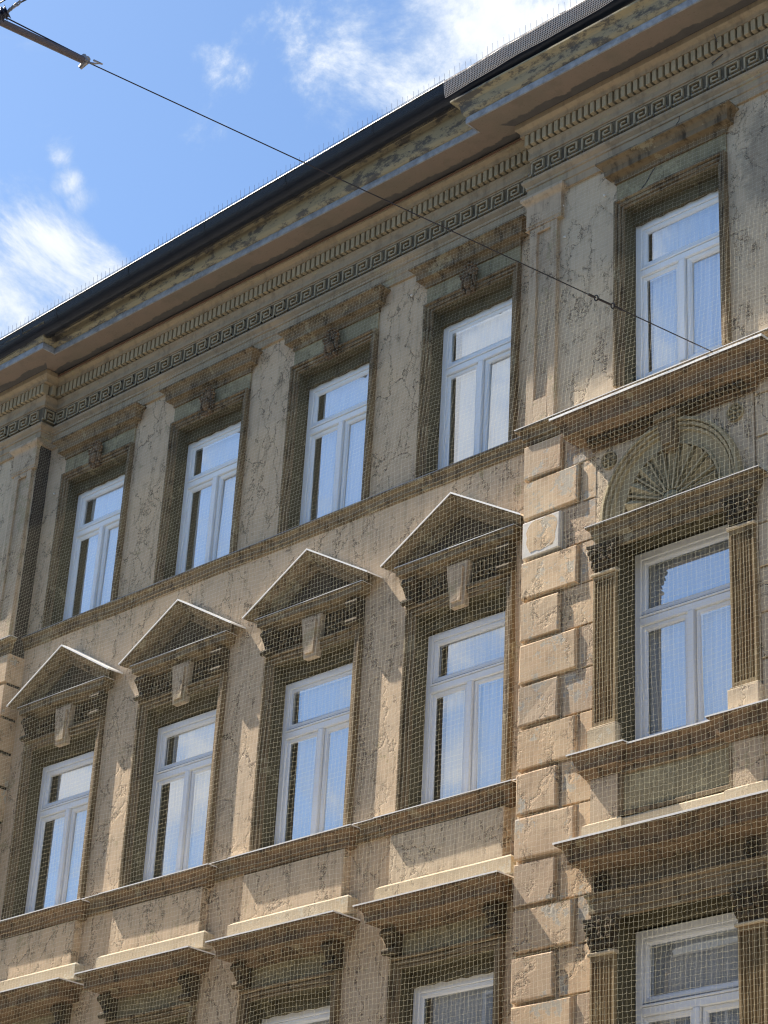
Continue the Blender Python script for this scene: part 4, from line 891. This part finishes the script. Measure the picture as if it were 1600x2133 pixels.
# ------------------------------------------------------------------ span wire
def lerp(a, b, t): return tuple(a[i] + (b[i] - a[i]) * t for i in range(3))
A0 = (8.506, 8.0, 15.047); A1 = (11.12, .36, 13.98)      # street end, wall end
d_ = [A1[i] - A0[i] for i in range(3)]
def on(t, sag=.0): p = lerp(A0, A1, t); return (p[0], p[1], p[2] - sag * 4 * t * (1 - t))
# parameters where the fittings sit were measured from the wall end
WIRE = thing('span_wire', 'dark steel span wire running diagonally from the wall across the sky', 'cable', on(1))
O1 = on(1)
rel = lambda p: (p[0] - O1[0], p[1] - O1[1], p[2] - O1[2])
T_CL, T_E1, T_E2 = .108, .812, .837
mb = MB(); mb.tube([rel(on(T_CL + (T_E1 - T_CL) * i / 10)) for i in range(11)], .006, 6); part('wire', mb, m_wire, WIRE)
mb = MB(); mb.tube([rel(on(T_E2)), rel(on(1.0))], .006, 6); part('wire', mb, m_wire, WIRE)
mb = MB(); mb.tube([rel(on(T_E1 - .012)), rel(on(T_E1 - .002))], .014, 6); mb.tube([rel(on(T_E1 + .002)), rel(on(T_E2 - .002))], .012, 6); mb.tube([rel(on(T_E2 + .001)), rel(on(T_E2 + .014))], .013, 6); part('clamp_rod', mb, m_wire, WIRE)
for t in (T_E1, T_E2):
    p = rel(on(t)); mb = MB(); mb.tube([(p[0] + .024 * math.cos(a), p[1] + .006 * math.sin(a), p[2] + .028 * math.sin(a)) for a in [2 * math.pi * k / 10 for k in range(11)]], .008, 6); part('eye_ring', mb, m_wire, WIRE)
mb = MB(); mb.tube([rel(on(-.06)), rel(on(T_CL))], .036, 8); part('insulating_tube', mb, m_tube, WIRE, smooth=False)
mb = MB(); mb.tube([rel((on(-.06)[0], on(-.06)[1], on(-.06)[2] + .10)), rel((on(T_CL)[0], on(T_CL)[1], on(T_CL)[2] + .035))], .0075, 5); part('stay_wire', mb, m_wire, WIRE)
p = rel(on(T_CL)); mb = MB(); mb.tube([(p[0] - .02, p[1] + .03, p[2] + .06), (p[0] + .01, p[1], p[2] + .0), (p[0] - .06, p[1] + .02, p[2] - .06)], [.03, .036, .022], 7); mb.ball(p[0], p[1], p[2] + .03, .04, .04, .03)
mb.tube([(p[0] + .02, p[1], p[2] - .02), (p[0] + .07, p[1] - .04, p[2] - .035), (p[0] + .12, p[1] - .10, p[2] - .03), (p[0] + .06, p[1] - .04, p[2] + .01)], .011, 5); part('end_clamp', mb, m_steel, WIRE)
mb = MB(); mb.ball(0, 0, 0, .05, .03, .05); part('wall_anchor', mb, m_steel, WIRE)
# insulator with its chain, and a second wire, at the top left corner
Fp = 4696.432
def cam_pt(px, py, dist):   # a point in the street air, given by the measured sight line and distance
    v = Vector(((px - 824.75) / Fp, -(py - 1040.69) / Fp, -1.0)); q = Vector((23.2324, -17.04534, 1.57722)) + (M.to_3x3() @ v) * dist
    return (q.x, -q.y, q.z)
c0 = cam_pt(5, 30, 19.5)
INS = thing('insulator', 'dark ribbed insulator hanging on a chain above the grey rod', 'insulator', c0)
rl = lambda p: (p[0] - c0[0], p[1] - c0[1], p[2] - c0[2])
e0, e1 = rl(cam_pt(-14, 38, 19.5)), rl(cam_pt(16, 24, 19.5))
mb = MB(); pts = [tuple(e0[i] + (e1[i] - e0[i]) * t for i in range(3)) for t in [k / 12 for k in range(13)]]
mb.tube(pts, [.045 if k % 3 else .07 for k in range(13)], 12); part('insulator_body', mb, m_ins, INS, smooth=True)
ch = [(16, 24), (22, 19), (28, 14), (35, 9), (42, 5)]
for a, b in zip(ch, ch[1:]):
    pa, pb = Vector(rl(cam_pt(*a, 19.5))), Vector(rl(cam_pt(*b, 19.5))); mb = MB(); md = (pa + pb) / 2; ax = (pb - pa) / 2
    mb.tube([tuple(md + ax * 1.2 * math.cos(t) + Vector((.012, 0, .02)) * math.sin(t)) for t in [2 * math.pi * k / 9 for k in range(10)]], .0075, 5); part('chain_link', mb, m_steel, INS)
mb = MB(); mb.tube([rl(cam_pt(42, 5, 19.5)), rl(cam_pt(72, -12, 19.6))], .006, 5); mb.tube([rl(cam_pt(40, 7, 19.5)), rl(cam_pt(78, -12, 19.6))], .006, 5); part('stay_wire', mb, m_wire, INS)
q0, q1 = cam_pt(-40, 30, 20.5), cam_pt(40, -18, 20.5); mb = MB(); mb.tube([(0, 0, 0), (q1[0] - q0[0], q1[1] - q0[1], q1[2] - q0[2])], .007, 5)
o = part('overhead_wire', mb, m_wire, None, q0); o['label'] = 'short length of thin dark wire crossing the extreme top left corner of the sky'; o['category'] = 'wire'

# ------------------------------------------------------------------ street and the house across the road
def struct(name, mb, m): o = part(name, mb, m); o['kind'] = 'structure'; return o
mb = MB(); mb.quad((-600, -600, -.02), (600, -600, -.02), (600, 600, -.02), (-600, 600, -.02)); struct('ground', mb, m_pave)
mb = MB(); mb.quad((-200, 4.0, 0), (200, 4.0, 0), (200, 15.0, 0), (-200, 15.0, 0)); struct('road', mb, m_asph)
mb = MB(); mb.box(-200, 200, .0, 3.85, -.01, .13); struct('pavement', mb, m_pave)
mb = MB(); mb.box(-200, 200, 15.15, 20.0, -.01, .13); struct('pavement', mb, m_pave)
mb = MB(); mb.box(-200, 200, 3.85, 4.0, -.01, .135); mb.box(-200, 200, 15.0, 15.15, -.01, .135); struct('kerb', mb, m_kerb)
for x in range(-60, 61, 6):
    mb = MB(); mb.box(x, x + 3, 9.44, 9.56, .002, .006); struct('lane_marking', mb, m_line)
OB = thing('opposite_house', 'plain rendered town house mirrored in the lower panes', 'building', (0, 20, 0))
mb = MB(); holes = [(x - .6, x + .6, z, z + 2) for x in range(-46, 60, 3) for z in (1.2, 5.2, 9.2, 13.0)]
wall_grid(mb, -50, 62, 0, 16.6, 0, holes); mb.box(-50, 62, .35, 12, 0, 16.6); part('wall', mb, m_opp, OB)
mb = MB(); mb.box(-50, 62, -.35, .3, 16.6, 17.0); mb.box(-50, 62, -.12, .3, 15.7, 15.85); part('cornice', mb, m_oppt, OB)
mb = MB(); mb.quad((-50, 0, 17.0), (62, 0, 17.0), (62, 6, 17.6), (-50, 6, 17.6)); mb.quad((-50, 12, 17.0), (62, 12, 17.0), (62, 6, 17.6), (-50, 6, 17.6)); part('roof', mb, m_roof, OB)
mb = MB(); mb.block(-.1, .1, -.28, -.0, 0, .55, .01, 0)
mbr = MB(); mbr.box(-.09, .09, -.28, 0, 0, .6); bm_ = mbr.mesh('bracket', m_oppt)
for k in range(-25, 31): put('bracket', bm_, OB, (k * 1.6, 0, 15.95))
mbw = MB(); mbw.box(-.6, -.5, .03, .1, 0, 2); mbw.box(.5, .6, .03, .1, 0, 2); mbw.box(-.5, .5, .03, .1, 1.9, 2); mbw.box(-.5, .5, .03, .1, 0, .1); mbw.box(-.04, .04, .03, .1, .1, 1.9); wme = mbw.mesh('window', m_gasket)
mbw = MB(); mbw.quad((-.5, .08, .1), (.5, .08, .1), (.5, .08, 1.9), (-.5, .08, 1.9)); pme = mbw.mesh('pane', m_ins)
for (a, b_, z0, z1) in holes:
    if -20 < a < 40:
        wv = put('window', wme, OB, ((a + b_) / 2, 0, z0)); put('pane', pme, wv)
